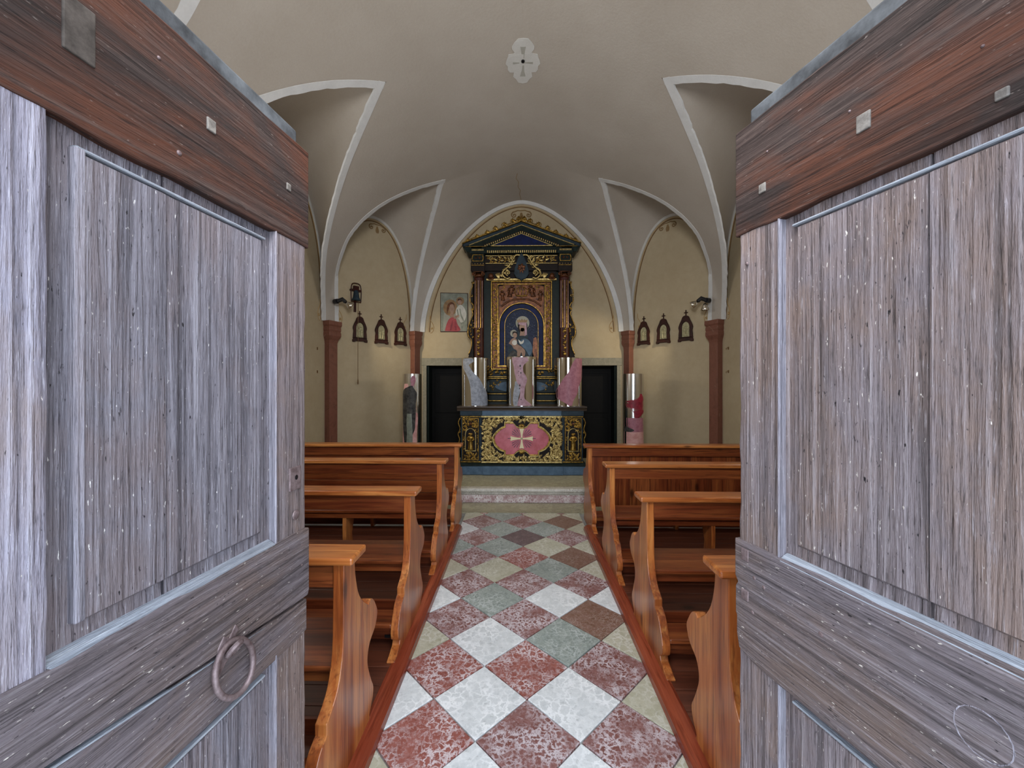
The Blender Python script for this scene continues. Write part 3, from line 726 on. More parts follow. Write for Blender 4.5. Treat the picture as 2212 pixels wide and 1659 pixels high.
    if right:
        peg(.327, 2.13, .013, .018, 'peg'); peg(.086, 2.112, .010, .012, 'peg'); peg(.522, 2.048, .008, .008, 'peg')
        peg(.03, 1.13, .012, .016, 'iron', 'iron_plate'); peg(.03, 1.02, .012, .014, 'iron', 'iron_plate'); nail(.06, 1.08); nail(.09, 1.07); nail(.035, 1.93, .005); nail(.24, 1.04, .007); nail(.055, .985, .006)
        for q in range(3): nail(.1+.2*q, 2.2-.03*q, .003)
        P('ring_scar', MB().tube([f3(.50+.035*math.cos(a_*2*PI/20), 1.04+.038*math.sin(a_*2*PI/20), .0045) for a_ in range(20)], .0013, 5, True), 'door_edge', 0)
    else:
        peg(.336, 2.173, .011, .014, 'peg'); peg(.578, 2.17, .022, .045, 'pegdark', 'repair_patch'); peg(.086, 2.16, .008, .010, 'peg'); nail(.409, 2.07); nail(.45, 2.23, .004)
        P('lock_plate', bxs(.030, .078, 1.290, 1.358, -.002, .004), 'iron', .002); P('keyhole', MB().prism([(.052+.006*math.cos(a_), 1.327+.007*math.sin(a_)) for a_ in [i*PI/5 for i in range(10)]], f3, .001, .0055), 'black', 0)
        nail(.053, 1.217, .015); nail(.03, 1.12, .006); nail(.03, 1.06, .006); nail(.24, 1.08, .006)
        # ring pull
        rh = P('handle_plate', MB().prism([(.262, 1.012), (.275, .995), (.268, .965), (.30, .955), (.322, .93), (.318, .965), (.322, 1.0), (.305, 1.022), (.29, 1.008), (.272, 1.03)], f3, .0, .008), 'iron', .003)
        P('handle_eye', MB().tube([f3(.292+.014*math.cos(a_*2*PI/14), .985+.016*math.sin(a_*2*PI/14), .022+.012*math.sin(a_*2*PI/14)) for a_ in range(14)], .006, 7, True), 'iron', 0, rh)
        ob = P('handle_ring', MB().tube([f3(.288+.052*math.cos(a_*2*PI/28)+.006*math.sin(a_*2*PI/28), .938+.062*math.sin(a_*2*PI/28), .020-.008*math.sin(a_*2*PI/28)) for a_ in range(28)], [.0068]*28, 9, True), 'iron', 0, rh)
        for p in ob.data.polygons: p.use_smooth = True
    return root
door(1, (-.691, 1.2), (-.1086, -.9941), (1, -.1), 'left entrance door leaf of weathered grey panelled wood with an iron ring pull', False)
door(2, (.579, 1.131), (.2517, -.9678), (-1, -.2), 'right entrance door leaf of weathered grey panelled wood', True)

# ------------------------------------------------------------------ side doorways in the end wall
for sd_, nm, n in ((-1, 'left', 3), (1, 'right', 4)):
    r = empty('door_%d' % n, (sd_*1.375, 7.3, .19)); tag(r, 'dark sacristy door in a grey stone frame %s of the altar' % nm, kind='structure')
    def B(x0, x1, y0, y1, z0, z1, name, mat, bev=.004):
        a, b = sorted((sd_*x0-sd_*1.375, sd_*x1-sd_*1.375)); return MB().box(a, b, y0-7.3, y1-7.3, z0-.19, z1-.19).obj(name, mat, r, bev=bev)
    B(.98, 1.84, 7.27, 7.36, 1.94, 2.08, 'lintel', 'stoneframe'); B(1.75, 1.82, 7.27, 7.36, .19, 1.94, 'jamb', 'stoneframe'); B(.93, 1.0, 7.27, 7.36, .19, 1.94, 'jamb', 'stoneframe')
    B(1.71, 1.75, 7.31, 7.6, .19, 1.94, 'reveal', 'green'); B(1.0, 1.71, 7.56, 7.60, .19, 1.94, 'leaf', 'dark')
    B(1.06, 1.65, 7.545, 7.56, 1.05, 1.80, 'leaf_panel', 'dark'); B(1.06, 1.65, 7.545, 7.56, .30, .95, 'leaf_panel', 'dark')
    B(.98, 1.78, 7.60, 7.63, .15, 2.0, 'leaf_backing', 'dark', 0)

# ------------------------------------------------------------------ ornament generator
def acanthus(mb, f3, x0, x1, z0, z1, n, seed, ok=lambda x, z: True, k=1.0, h=.014):
    r = random.Random(seed); c = 0; tries = 0; placed = []
    while c < n and tries < n*30:
        tries += 1; x = r.uniform(x0, x1); z = r.uniform(z0, z1)
        if not ok(x, z) or any((x-a)**2+(z-b)**2 < (.022*k)**2 for a, b in placed): continue
        placed.append((x, z)); c += 1; a = r.uniform(0, 2*PI); sg = r.choice((-1, 1))
        if c % 3 == 0: mb.spiral(f3, x, z, .018*k, 1.1, a, sg, .0035*k, h*.8, 10)
        for q in range(r.choice((3, 4))):
            mb.leaf(f3, x, z, a+sg*q*.75, r.uniform(.03, .05)*k, .02*k, sg*1.2, h*r.uniform(.7, 1.3), 4)
    return mb
def figure(mb, f3, u, v, H, W, lean=0.0, hd=1.7):
    # robed saint, one continuous turned body with arms; v = feet height
    pr = [(.34, 0), (.36, .06), (.30, .2), (.28, .4), (.27, .5), (.30, .58), (.36, .68), (.38, .76), (.28, .80), (.10, .83), (.10, .85), (.15, .88), (.17, .93), (.14, .98), (.03, 1.0)]
    pr = [(r_*(hd if .86 < t < .99 else 1), t) for r_, t in pr]
    n = 12; vs = []; fs = []
    for r_, t in pr:
        for q in range(n):
            a = 2*PI*q/n; vs.append(f3(u+lean*t*H+W*r_*math.cos(a)*1.25, v+H*t, .012+W*r_*math.sin(a)*.8))
    for i in range(len(pr)-1): fs += [(i*n+q, i*n+(q+1) % n, (i+1)*n+(q+1) % n, (i+1)*n+q) for q in range(n)]
    fs += [tuple(range(n)), tuple(range((len(pr)-1)*n, len(pr)*n))]
    mb.add(vs, fs)
    for s_ in (1, -1):
        c = u+lean*.7*H
        mb.tube([f3(c+s_*W*.42, v+H*.75, .015), f3(c+s_*W*.55, v+H*.6, .02), f3(c+s_*W*.18, v+H*.55, .015+W*.35)], [W*.11, W*.10, W*.07], 6)

# ------------------------------------------------------------------ altar
YA = 6.115
alt = empty('altar', (0, YA, .195)); tag(alt, 'dark blue altar with gilded carved front, pink cartouche and ivory cross', 'altar')
def AP(name, mb, mat, bev=0.0, parent=alt, smooth=False):
    o = mb.obj(name, mat, parent, smooth, bev); o.location = (0, 0, 0) if parent is not alt else (0, -YA, -.195); return o
def B3(x0, x1, y0, y1, z0, z1): return MB().box(x0, x1, y0, y1, z0, z1)
fa = lambda u, v, w_: (u, YA-w_, v)
AP('base', B3(-.98, .98, YA-.0, 6.78, .195, .33), 'greyblue', .003)
AP('base_centre', B3(-.60, .64, YA-.02, YA, .195, .33), 'greyblue', .003)
AP('base_moulding', MB().prism([(YA-.012, .33), (YA-.012, .345), (YA+.015, .38), (6.70, .38), (6.70, .33)], lambda u, v, w_: (w_, u, v), -.985, .985), 'green', .003)
AP('body', B3(-.945, .945, YA+.03, 6.72, .38, 1.115), 'slateblue', .003)
AP('gilt_line', B3(-.95, -.635, YA+.012, YA+.04, .383, .402), 'gold', .003); AP('gilt_line', B3(.635, .95, YA+.012, YA+.04, .383, .402), 'gold', .003)
AP('gilt_line', B3(-.625, .625, YA-.012, YA+.03, .380, .404), 'goldpale', .004)
AP('gilt_line', B3(-.95, -.635, YA+.012, YA+.04, 1.084, 1.103), 'gold', .003); AP('gilt_line', B3(.635, .95, YA+.012, YA+.04, 1.084, 1.103), 'gold', .003)
AP('gilt_line', B3(-.625, .625, YA-.012, YA+.03, 1.082, 1.108), 'goldpale', .004)
AP('centre_panel', B3(-.62, .62, YA, YA+.04, .40, 1.085), 'umber', .002)
AP('frieze', B3(-.955, .955, YA+.0, 6.72, 1.11, 1.185), 'slateblue', .004)
AP('frieze_centre', B3(-.61, .61, YA-.02, YA+.01, 1.11, 1.185), 'greyblue', .004)
AP('mensa', MB().prism([(YA-.035, 1.235), (YA-.035, 1.255), (6.78, 1.255), (6.78, 1.185), (YA-.01, 1.185), (YA-.012, 1.205)], lambda u, v, w_: (w_, u, v), -1.0, 1.0), 'mensa', .004)
# cartouche
def CC(cx, cy): return ((cx-1090)/1031, 1.310-cy/1031)
hr = [(1090, 398), (1130, 394), (1170, 380), (1200, 345), (1230, 310), (1360, 310), (1360, 375), (1400, 390), (1450, 425), (1510, 485), (1538, 530), (1545, 570), (1538, 620), (1510, 680), (1450, 738), (1400, 762), (1360, 775), (1360, 840), (1225, 840), (1195, 805), (1160, 775), (1130, 760), (1090, 755)]
outl = [CC(*p) for p in hr]+[(-CC(*p)[0], CC(*p)[1]) for p in reversed(hr[1:-1])]
cz = CC(1090, 575)[1]
innl = [(x*(.945), cz+(z-cz)*.92) for x, z in outl]
AP('cartouche_field', MB().prism([(x*.96, cz+(z-cz)*.94) for x, z in outl], fa, .0, .008), 'pink')
AP('cartouche_frame', MB().ring(outl, innl, fa, 0, .024), 'gold', .003)
AP('cartouche_fillet', MB().ring([(x*1.03, cz+(z-cz)*1.045) for x, z in outl], outl, fa, 0, .03), 'goldpale', .004)
cr = MB(); cx0, cz0 = 0, CC(1090, 568)[1]
arm = [(.007, .012), (.009, .05), (.015, .09), (.022, .128), (.028, .138), (.014, .142), (0, .136)]
for k, Ls in ((0, 1.0), (1, 1.12), (2, .98), (3, 1.12)):
    hp = [(a*1.45, b*Ls*1.1) for a, b in arm]; poly = hp+[(-a, b) for a, b in reversed(hp[:-1])]
    ca, sa = math.cos(k*PI/2), math.sin(k*PI/2)
    cr.prism([(cx0+a*ca-b*sa, cz0+a*sa+b*ca) for a, b in poly], fa, .008, .02)
cr.lathe([(0.02, 0), (.02, .024)], 0, 0, 16)
for i in range(len(cr.v)-32, len(cr.v)): x, y, z = cr.v[i]; cr.v[i] = (x, YA-z, cz0+y)
AP('cross', cr, 'cream', .002)
AP('cross_boss', MB().tube([fa(.011*math.cos(a*2*PI/14), cz0+.011*math.sin(a*2*PI/14), .026) for a in range(14)], .003, 5, True), 'umber')
for a_, r0, r1 in [(0, .16, .215), (180, .16, .215)]+[(s_*b+o_, .055, L) for o_ in (0, 180) for s_ in (1, -1) for b, L in ((27, .17), (38, .185), (50, .19), (62, .165))]:
    a_ = math.radians(a_); c_, s_ = math.cos(a_), math.sin(a_); p0 = (cx0+r0*c_, cz0+r0*s_*.95); p1 = (cx0+r1*c_, cz0+r1*s_*.95)
    n_ = (-s_*.0055, c_*.0055); AP('ray', MB().prism([(p0[0]-n_[0]*.4, p0[1]-n_[1]*.4), (p1[0]-n_[0], p1[1]-n_[1]), (p1[0]+n_[0], p1[1]+n_[1]), (p0[0]+n_[0]*.4, p0[1]+n_[1]*.4)], fa, .006, .0115), 'ray')
def outside(x, z):
    return not (abs(x) < .47 and abs(z-cz) < .27*math.sqrt(max(0, 1-(max(0, abs(x)-.24)/.24)**2))+.01)
mb = MB(); acanthus(mb, fa, -.60, .60, .42, 1.065, 200, 11, outside, 1.15, .022); acanthus(mb, fa, -.60, .60, .42, 1.065, 160, 12, outside, .8, .012)
for s_ in (1, -1):
    for x_, z_, r_ in ((.10, .45, .03), (.26, .45, .04), (.42, .46, .045), (.53, .55, .045), (.54, .75, .045), (.53, .93, .05), (.40, 1.02, .035), (.16, 1.05, .028)):
        mb.spiral(fa, s_*x_, z_, r_, 1.3, PI/2*(1+s_), s_, .006, .014)
o = AP('foliage_carving', mb, 'goldpale', 0, alt, True); tag(o, 'gilded carved acanthus foliage around the cartouche', kind='stuff')
for zc, sg in ((cz+.20, 1), (cz-.20, -1)):
    sh = MB()
    for q in range(9): sh.leaf(fa, 0, zc-sg*.02, PI/2*sg+(q-4)*.28, .06, .018, 0, .03, 4)
    AP('shell_ornament', sh, 'gold', 0, alt, True)
for s_ in (1, -1):
    sh = MB()
    for q in range(7): sh.leaf(fa, s_*.445, cz, (0 if s_ > 0 else PI)+(q-3)*.35, .045, .02, 0, .03, 4)
    AP('shell_ornament', sh, 'gold', 0, alt, True)
crest = MB()
for q in range(5): crest.leaf(fa, 0, 1.06, PI/2+(q-2)*.5, .07, .022, 0, .04, 4)
AP('crest', crest, 'umber')
for s_ in (1, -1):
    x0, x1 = sorted((s_*.66, s_*.925)); xm = (x0+x1)/2
    pn = AP('side_panel', B3(x0, x1, YA+.008, YA+.035, .415, 1.078), 'umber', .002)
    def fr(a, b, c, d, t): return [(a, c), (b, c), (b, d), (a, d)], [(a+t, c+t), (b-t, c+t), (b-t, d-t), (a+t, d-t)]
    O, I = fr(x0+.005, x1-.005, .42, 1.073, .012); AP('panel_frame', MB().ring(O, I, fa, -.01, .008), 'gold', .002)
    # niche with a little carved saint
    na = [(xm-.085, .56), (xm-.085, .82)]+[(xm-.085*math.cos(t), .82+.095*math.sin(t)) for t in [PI*i/10 for i in range(1, 10)]]+[(xm+.085, .82), (xm+.085, .56)]
    ni = [(xm+(a-xm)*.86, .57+(b-.56)*.95) for a, b in na]
    AP('niche_frame', MB().ring(na, ni, fa, -.01, .012), 'goldpale', .002)
    fg = MB(); figure(fg, lambda u, v, w_: fa(u, v, w_-.01), xm, .575, .27, .10); AP('carved_saint', fg, 'gold', 0, alt, True)
    mb = MB(); acanthus(mb, lambda u, v, w_: fa(u, v, w_-.008), x0+.025, x1-.025, .43, .55, 22, 5, k=.8); acanthus(mb, lambda u, v, w_: fa(u, v, w_-.008), x0+.025, x1-.025, .89, 1.06, 42, 6, lambda x, z: abs(x-xm) > .05 or z > .95, .8)
    acanthus(mb, lambda u, v, w_: fa(u, v, w_-.008), x0+.022, x0+.04, .55, .9, 8, 8, k=.45); acanthus(mb, lambda u, v, w_: fa(u, v, w_-.008), x1-.04, x1-.022, .55, .9, 8, 9, k=.45)
    o = AP('panel_carving', mb, 'gold', 0, alt, True); tag(o, kind='stuff')
    hd = MB().ball((xm, YA-.012, .985), .022, .018, .024, 10, 8); AP('cherub_head', hd, 'goldred', 0, alt, True)
    mb = MB(); e = s_*.955
    mb.tube([fa(a, b, -.03) for a, b in interp([(e, 1.07), (e+s_*.03, 1.0), (e+s_*.005, .9), (e+s_*.035, .82), (e+s_*.01, .74), (e+s_*.03, .66), (e+s_*.02, .6)], 4)], .009, 6)
    mb.spiral(fa, e+s_*.02, .62, .025, 1.3, 0, s_, .007, -.03); mb.spiral(fa, e+s_*.012, .85, .02, 1.2, 0, -s_, .006, -.03)
    AP('side_scroll', mb, 'gold', 0, alt, True)

# ------------------------------------------------------------------ reredos
YR = 6.85; SC = 124.8
def RX(px): return (px-1126)/SC
def RZ(py): return 1.6+(829.5-py)/SC
rer = empty('altarpiece', (0, 7.05, .195)); tag(rer, 'tall gilded dark green altarpiece with pediment, fluted columns and painting in a blue niche', 'altarpiece')
def RP(name, mb, mat, bev=0.0, parent=rer, smooth=False):
    o = mb.obj(name, mat, parent, smooth, bev); o.location = (0, -7.05, -.195) if parent is rer else (0, 0, 0); return o
fr3 = lambda u, v, w_: (u, YR-w_, v)
def RB(px0, px1, py0, py1, w0, w1): return B3(RX(px0), RX(px1), YR-w1, YR-w0, RZ(py1), RZ(py0))
RP('body', B3(RX(1020), RX(1232), 6.97, 7.27, .195, RZ(585)), 'green', .004)
RP('pedestal', B3(RX(1018), RX(1234), 6.80, 6.97, .195, RZ(868)), 'green', .004)
for a, b in ((1018, 1050), (1202, 1234)): RP('column_pedestal', B3(RX(a), RX(b), 6.80, 6.97, RZ(868), RZ(796)), 'umber', .004)
RP('predella_panel', RB(1052, 1200, 820, 848, -.12, -.05), 'green', .004)
for py in (813, 816.5, 850, 865): RP('gilt_line', RB(1052, 1200, py, py+1.6, -.12, -.035), 'gold', .002)
ov = [(.46*math.cos(t), RZ(835)+.105*math.sin(t)) for t in [2*PI*i/40 for i in range(40)]]
RP('oval_panel', MB().prism(ov, fr3, -.05, -.035), 'greyblue', .004)
mb = MB()
for s_ in (1, -1):
    acanthus(mb, lambda u, v, w_: fr3(u, v, w_-.045), min(s_*.36, s_*.56), max(s_*.36, s_*.56), RZ(846), RZ(822), 10, 3, k=.8)
    acanthus(mb, lambda u, v, w_: fr3(u, v, w_-.06), min(s_*.1, s_*.56), max(s_*.1, s_*.56), RZ(808), RZ(790), 26, 4, k=.9)
RP('predella_carving', mb, 'gold', 0, rer, True)['kind'] = 'stuff'
for px_ in (1033.5, 1219):
    cxx = RX(px_); s_ = 1 if px_ > 1126 else -1
    pr = [(.105, RZ(796)), (.105, RZ(792)), (.095, RZ(790)), (.10, RZ(788)), (.084, RZ(785)), (.084, RZ(740)), (.080, RZ(604)), (.09, RZ(602)), (.09, RZ(599)), (.08, RZ(598))]
    col = RP('column', MB().lathe(pr, cxx, YR+.06, 24), 'colred', 0, rer, True)
    for q in range(-2, 3):
        a = q*.42; x = cxx+.084*math.sin(a); y = YR+.06-.084*math.cos(a)
        mb = MB().tube([(x, y, RZ(708)), (cxx+.081*math.sin(a), YR+.06-.081*math.cos(a), RZ(606))], .0065, 6); RP('flute', mb, 'colstripe' if q % 2 == 0 else 'gold', 0, col)
    mb = MB()
    for z_ in (715, 727, 740, 752, 765, 776): mb.ball((cxx, YR+.06-.085, RZ(z_)), .028 if z_ in (715, 740, 765) else .018, .018, .034, 8, 6)
    for q in range(10): mb.leaf(lambda u, v, w_: fr3(u, v, w_+.025), cxx, RZ(712+7*q), PI/2+(1 if q % 2 else -1)*.9, .045, .02, .4, .012, 4)
    RP('gilt_drop', mb, 'gold', 0, col, True)
    # ionic capital
    cp = RP('capital', MB().box(cxx-.105, cxx+.105, YR-.04, YR+.14, RZ(589), RZ(585)), 'umber', .003)
    mb = MB()
    for q in (1, -1): mb.spiral(lambda u, v, w_: fr3(u, v, w_+.035), cxx+q*.085, RZ(592.5), .036, 1.6, PI/2, q, .009, .01, 20)
    mb.tube([fr3(cxx-.085, RZ(588), .045), fr3(cxx+.085, RZ(588), .045)], .008, 6); mb.lathe([(.08, RZ(598)), (.092, RZ(595)), (.075, RZ(590))], cxx, YR+.06, 16)
    RP('volutes', mb, 'goldred', 0, cp, True)
    # pilaster strip behind and side wings
    RP('pilaster_strip', B3(*sorted((s_*.535, s_*.66)), YR+.08, YR+.125, RZ(796), RZ(585)), 'green', .004)
    # side wing with scrolls
    e = cxx+s_*.09
    wing = interp([(e, RZ(606)), (e+s_*.03, RZ(612)), (e+s_*.06, RZ(640)), (e+s_*.04, RZ(665)), (e+s_*.05, RZ(685)), (e+s_*.12, RZ(705)), (e+s_*.125, RZ(722)), (e+s_*.06, RZ(735)), (e+s_*.055, RZ(750)), (e+s_*.10, RZ(768)), (e+s_*.10, RZ(780)), (e+s_*.04, RZ(792))], 3)+[(e-s_*.03, RZ(792)), (e-s_*.03, RZ(606))]
    RP('side_wing', MB().prism(wing, fr3, -.16, -.12), 'umber', .003)
    mb = MB(); sp = lambda u, v, w_: fr3(u, v, w_-.12)
    mb.spiral(sp, e+s_*.02, RZ(607), .022, 1.3, PI/2, s_, .009, .012); mb.tube([sp(a, b, .012) for a, b in interp([(e+s_*.045, RZ(605)), (e+s_*.03, RZ(615)), (e+s_*.065, RZ(624)), (e+s_*.075, RZ(632))], 4)], .010, 6)
    mb.tube([sp(e+s_*.05+.026*math.cos(t), RZ(635.5)+.015*math.sin(t), .012) for t in [2*PI*i/12 for i in range(12)]], .008, 6, True)
    mb.tube([sp(a, b, .012) for a, b in interp([(e+s_*.07, RZ(639)), (e+s_*.07, RZ(648)), (e+s_*.02, RZ(655)), (e+s_*.01, RZ(664))], 4)], .010, 6); mb.spiral(sp, e+s_*.03, RZ(665), .024, 1.3, PI, -s_, .009, .012)
    mb.tube([sp(a, b, .012) for a, b in interp([(e+s_*.035, RZ(669)), (e+s_*.02, RZ(676)), (e+s_*.05, RZ(685)), (e+s_*.10, RZ(703)), (e+s_*.105, RZ(722)), (e+s_*.05, RZ(733)), (e+s_*.05, RZ(748)), (e+s_*.10, RZ(765))], 4)], .010, 6)
    mb.spiral(sp, e+s_*.065, RZ(775), .03, 1.4, 0, s_, .007, .012)
    acanthus(mb, sp, min(e, e+s_*.08), max(e, e+s_*.08), RZ(728), RZ(690), 14, 3, k=.6)
    RP('wing_scrolls', mb, 'gold', 0, rer, True)
# architrave / frieze / cornice
RP('architrave', RB(1046, 1206, 569, 584, -.10, -.02), 'umber', .004); RP('frieze', RB(1046, 1206, 552, 569, -.10, -.03), 'umber', .003); RP('cornice', RB(1040, 1212, 534, 548, -.12, .03), 'green', .005)
for py in (551, 567.5): RP('gilt_line', RB(1048, 1204, py, py+1.5, -.03, -.008), 'goldpale', .002)
for a, b in ((1016, 1048), (1204, 1236)):
    RP('corner_architrave', RB(a+1, b-1, 568, 586, -.17, .045), 'umber', .004); RP('corner_block', RB(a+2, b-2, 548, 568, -.17, .035), 'green', .004)
    RP('corner_cornice', RB(a-1, b+1, 538, 549, -.17, .06), 'green', .005)
    xm = RX((a+b)/2); q3 = lambda u, v, w_: fr3(u, v, w_+.035)
    O = [(xm-.09, RZ(566)), (xm+.09, RZ(566)), (xm+.105, RZ(559)), (xm+.09, RZ(551)), (xm-.09, RZ(551)), (xm-.105, RZ(559))]
    RP('block_frame', MB().ring(O, [(xm+(u-xm)*.84, RZ(558.5)+(v-RZ(558.5))*.8) for u, v in O], q3, 0, .014), 'gold', .002)
    mb = MB()
    for q in (1, -1): mb.spiral(q3, xm+q*.035, RZ(558), .022, 1.2, PI/2, q, .006, .01)
    RP('block_carving', mb, 'goldred', 0, rer, True)
    mb = MB()
    for q in range(8): x = RX(a+3)+(RX(b-3)-RX(a+3))*(q+.5)/8; mb.box(x-.008, x+.008, YR-.07, YR-.055, RZ(544), RZ(540.5))
    RP('dentils', mb, 'goldpale')
    RP('gilt_line', RB(a+2, b-2, 573.5, 575, -.0, .052), 'gold', .002)
    for q in range(5): RP('bead', MB().ball((RX(a+4)+(RX(b-4)-RX(a+4))*q/4, YR-.047, RZ(571)), .008, .008, .008, 6, 4), 'goldpale')
mb = MB()
for q in range(34): x = RX(1051)+(RX(1201)-RX(1051))*(q+.5)/34; mb.box(x-.009, x+.009, YR-.045, YR-.025, RZ(547.5), RZ(542.5))
RP('dentils', mb, 'goldpale')
# pediment
px = lambda a, b: (RX(a), RZ(b))
tri_o = [px(999, 528), px(999, 534), px(1253, 534), px(1253, 528), px(1126, 481)]
RP('pediment', MB().prism(tri_o, fr3, -.30, .06), 'green', .004)
RP('pediment_eave', MB().prism([px(1001, 534), px(1008, 546), px(1018, 546), px(1018, 534)], fr3, -.30, .05), 'green', .003); RP('pediment_eave', MB().prism([px(1251, 534), px(1244, 546), px(1234, 546), px(1234, 534)], fr3, -.30, .05), 'green', .003)
RP('tympanum', MB().prism([px(1060, 533), px(1192, 533), px(1126, 508.5)], fr3, .05, .064), 'darkblue')
def rk(name, xa, ya, xb, yb, t, w0, w1, mat):
    for s_ in (1, -1):
        A = (s_*RX(1126+xa), RZ(ya)); Bq = (s_*RX(1126+xb), RZ(yb))
        RP(name, MB().prism([A, Bq, (Bq[0], Bq[1]-t), (A[0], A[1]-t)], fr3, w0, w1), mat, .001)
rk('raking_line', 127, 528, 0, 481, .014, .06, .10, 'gold'); rk('raking_cornice', 124, 530, 0, 484, .05, .05, .085, 'slateblue'); rk('raking_line', 112, 532, 0, 489.5, .009, .05, .09, 'goldpale')
rk('tympanum_line', 66, 533.5, 0, 507, .012, .06, .08, 'goldpale'); RP('gilt_line', RB(1060, 1192, 533, 534.5, .05, .075), 'goldpale')
rk('dentil_bed', 82, 531, 0, 501, .03, .055, .068, 'umber')
mb = MB()
for s_ in (1, -1):
    for q in range(18):
        t = (q+.5)/18; x = s_*RX(1126+80*(1-t)); z = RZ(532.5-30*t)-.008; mb.box(x-.008, x+.008, YR-.085, YR-.065, z-.022, z+.004)
RP('raking_dentils', mb, 'goldpale')
RP('gilt_line', RB(1005, 1052, 534, 535.2, .05, .065), 'gold'); RP('gilt_line', RB(1200, 1247, 534, 535.2, .05, .065), 'gold')
# foliage on the slopes
mb = MB(); f4 = lambda u, v, w_: fr3(u, v, w_-.02)
for s_ in (1, -1):
    for a, b, r_ in ((8, 474, .03), (20, 478, .04), (38, 486, .045), (58, 494, .035), (76, 503, .03), (98, 512, .03), (118, 521, .03)):
        x = s_*RX(1126+a); z = RZ(b); mb.spiral(f4, x, z, r_, 1.2, PI/2, -s_, .0085, .01, 14)
        for q in range(4): mb.leaf(f4, x, z, (PI if s_ > 0 else 0)-s_*(.2+q*.5), .07, .028, s_*.5, .018, 4)
    mb.tube([f4(s_*RX(1126+a), RZ(b), 0) for a, b in ((125, 524), (105, 512), (90, 508), (70, 499), (50, 494), (30, 484), (10, 475))], .008, 6)
for q in range(7): mb.leaf(f4, 0, RZ(479), PI/2+(q-3)*.42, .12, .035, 0, .02, 4)
RP('slope_foliage', mb, 'gold', 0, rer, True)
# central scrolls and heart-shaped shield
hp = [(0, RZ(549)), (RX(1130), RZ(551)), (RX(1136), RZ(566)), (RX(1141), RZ(582)), (RX(1142), RZ(593)), (RX(1136), RZ(602)), (RX(1128), RZ(605)), (0, RZ(609))]
RP('shield', MB().prism(hp+[(-a, b) for a, b in reversed(hp[1:-1])], fr3, .0, .05), 'slateblue', .008)
mb = MB(); f5 = lambda u, v, w_: fr3(u, v, w_+.05)
for q in range(6): mb.leaf(f5, 0, RZ(580), q*PI/3+.3, .075, .06, .1, .02, 4)
for q in (1, -1): mb.leaf(f5, 0, RZ(582), -PI/2+q*.35, .09, .03, 0, .012, 4)
RP('flower', mb, 'goldred', 0, rer, True)
mb = MB(); f6 = lambda u, v, w_: fr3(u, v, w_+.0)
for s_ in (1, -1):
    P_ = interp([(s_*RX(1129), RZ(553)), (s_*RX(1138), RZ(553)), (s_*RX(1144), RZ(561)), (s_*RX(1150), RZ(572)), (s_*RX(1157), RZ(580)), (s_*RX(1166), RZ(588)), (s_*RX(1166), RZ(596)), (s_*RX(1158), RZ(603)), (s_*RX(1150), RZ(601))], 5)
    mb.tube([f6(a, b, .045) for a, b in P_], .014, 7); mb.spiral(f6, s_*RX(1155), RZ(591), .05, 1.5, -PI/2, s_, .012, .05, 22)
    mb.spiral(f6, s_*RX(1147), RZ(558), .035, 1.3, 0, s_, .011, .04)
    for q in range(5): mb.leaf(f6, s_*RX(1140+6*q), RZ(560+6*q), (0 if s_ > 0 else PI)+s_*(.6-q*.5), .09, .035, s_*.6, .03, 5)
    for q in range(4): mb.leaf(f6, s_*RX(1175), RZ(602), PI/2+(q-1.5)*.25, .11, .03, -s_*.5, .03, 5)
    mb.spiral(f6, s_*RX(1192), RZ(558), .04, 1.4, 0, -s_, .008, -.015)
    for q in range(6): mb.leaf(f6, s_*RX(1146+5*q), RZ(567+5*q), (PI if s_ > 0 else 0)-s_*(.3-q*.35), .07, .032, -s_*.7, .035, 5)
    for q in range(5): mb.leaf(f6, s_*RX(1150+7*q), RZ(562-(q%2)*4), (0 if s_ > 0 else PI)+s_*(.5-(q%3)*.5), .08, .03, s_*.9, .02, 5)
o = RP('scroll_ornament', mb, 'goldpale', 0, rer, True)
mb = MB()
for s_ in (1, -1): acanthus(mb, lambda u, v, w_: fr3(u, v, w_-.03), min(s_*.2, s_*.6), max(s_*.2, s_*.6), RZ(567), RZ(553), 22, 12, k=.7)
RP('frieze_carving', mb, 'gold', 0, rer, True)['kind'] = 'stuff'
RP('sill_line', RB(1050, 1202, 601, 605, -.10, -.01), 'goldpale', .003); RP('sill_back', RB(1050, 1202, 584, 602, -.12, -.06), 'umber', .003)
for s_ in (1, -1): RP('cherub', MB().ball((s_*RX(1192), YR-.0, RZ(596)), .045, .04, .05, 10, 8).ball((s_*RX(1192), YR+.02, RZ(601)), .075, .03, .03, 8, 5), 'goldred', 0, rer, True)
# inner gilt frame
def rect(a, b, c, d): return [(RX(a), RZ(d)), (RX(b), RZ(d)), (RX(b), RZ(c)), (RX(a), RZ(c))]
RP('niche_back', RB(1060, 1192, 606, 796, -.12, -.09), 'umber')
RP('outer_frame', MB().ring(rect(1060, 1192, 606, 798), rect(1062, 1190, 608, 796), fr3, -.10, -.02), 'gold', .002)
RP('leaf_frame', MB().ring(rect(1063, 1189, 609, 795), rect(1074, 1178, 613, 790), fr3, -.10, -.045), 'goldred', .003)
RP('inner_frame', MB().ring(rect(1074, 1178, 612, 792), rect(1075.6, 1176.4, 613.8, 789), fr3, -.10, -.03), 'gold', .002)
mb = MB()
f7 = lambda u, v, w_: fr3(u, v, w_-.047)
for s_ in (1, -1): acanthus(mb, f7, min(s_*RX(1179), s_*RX(1188)), max(s_*RX(1179), s_*RX(1188)), RZ(792), RZ(614), 110, 21+s_, k=.7, h=.02)
acanthus(mb, f7, RX(1066), RX(1186), RZ(612.5), RZ(609.5), 20, 9, k=.5)
RP('frame_carving', mb, 'gold', 0, rer, True)['kind'] = 'stuff'
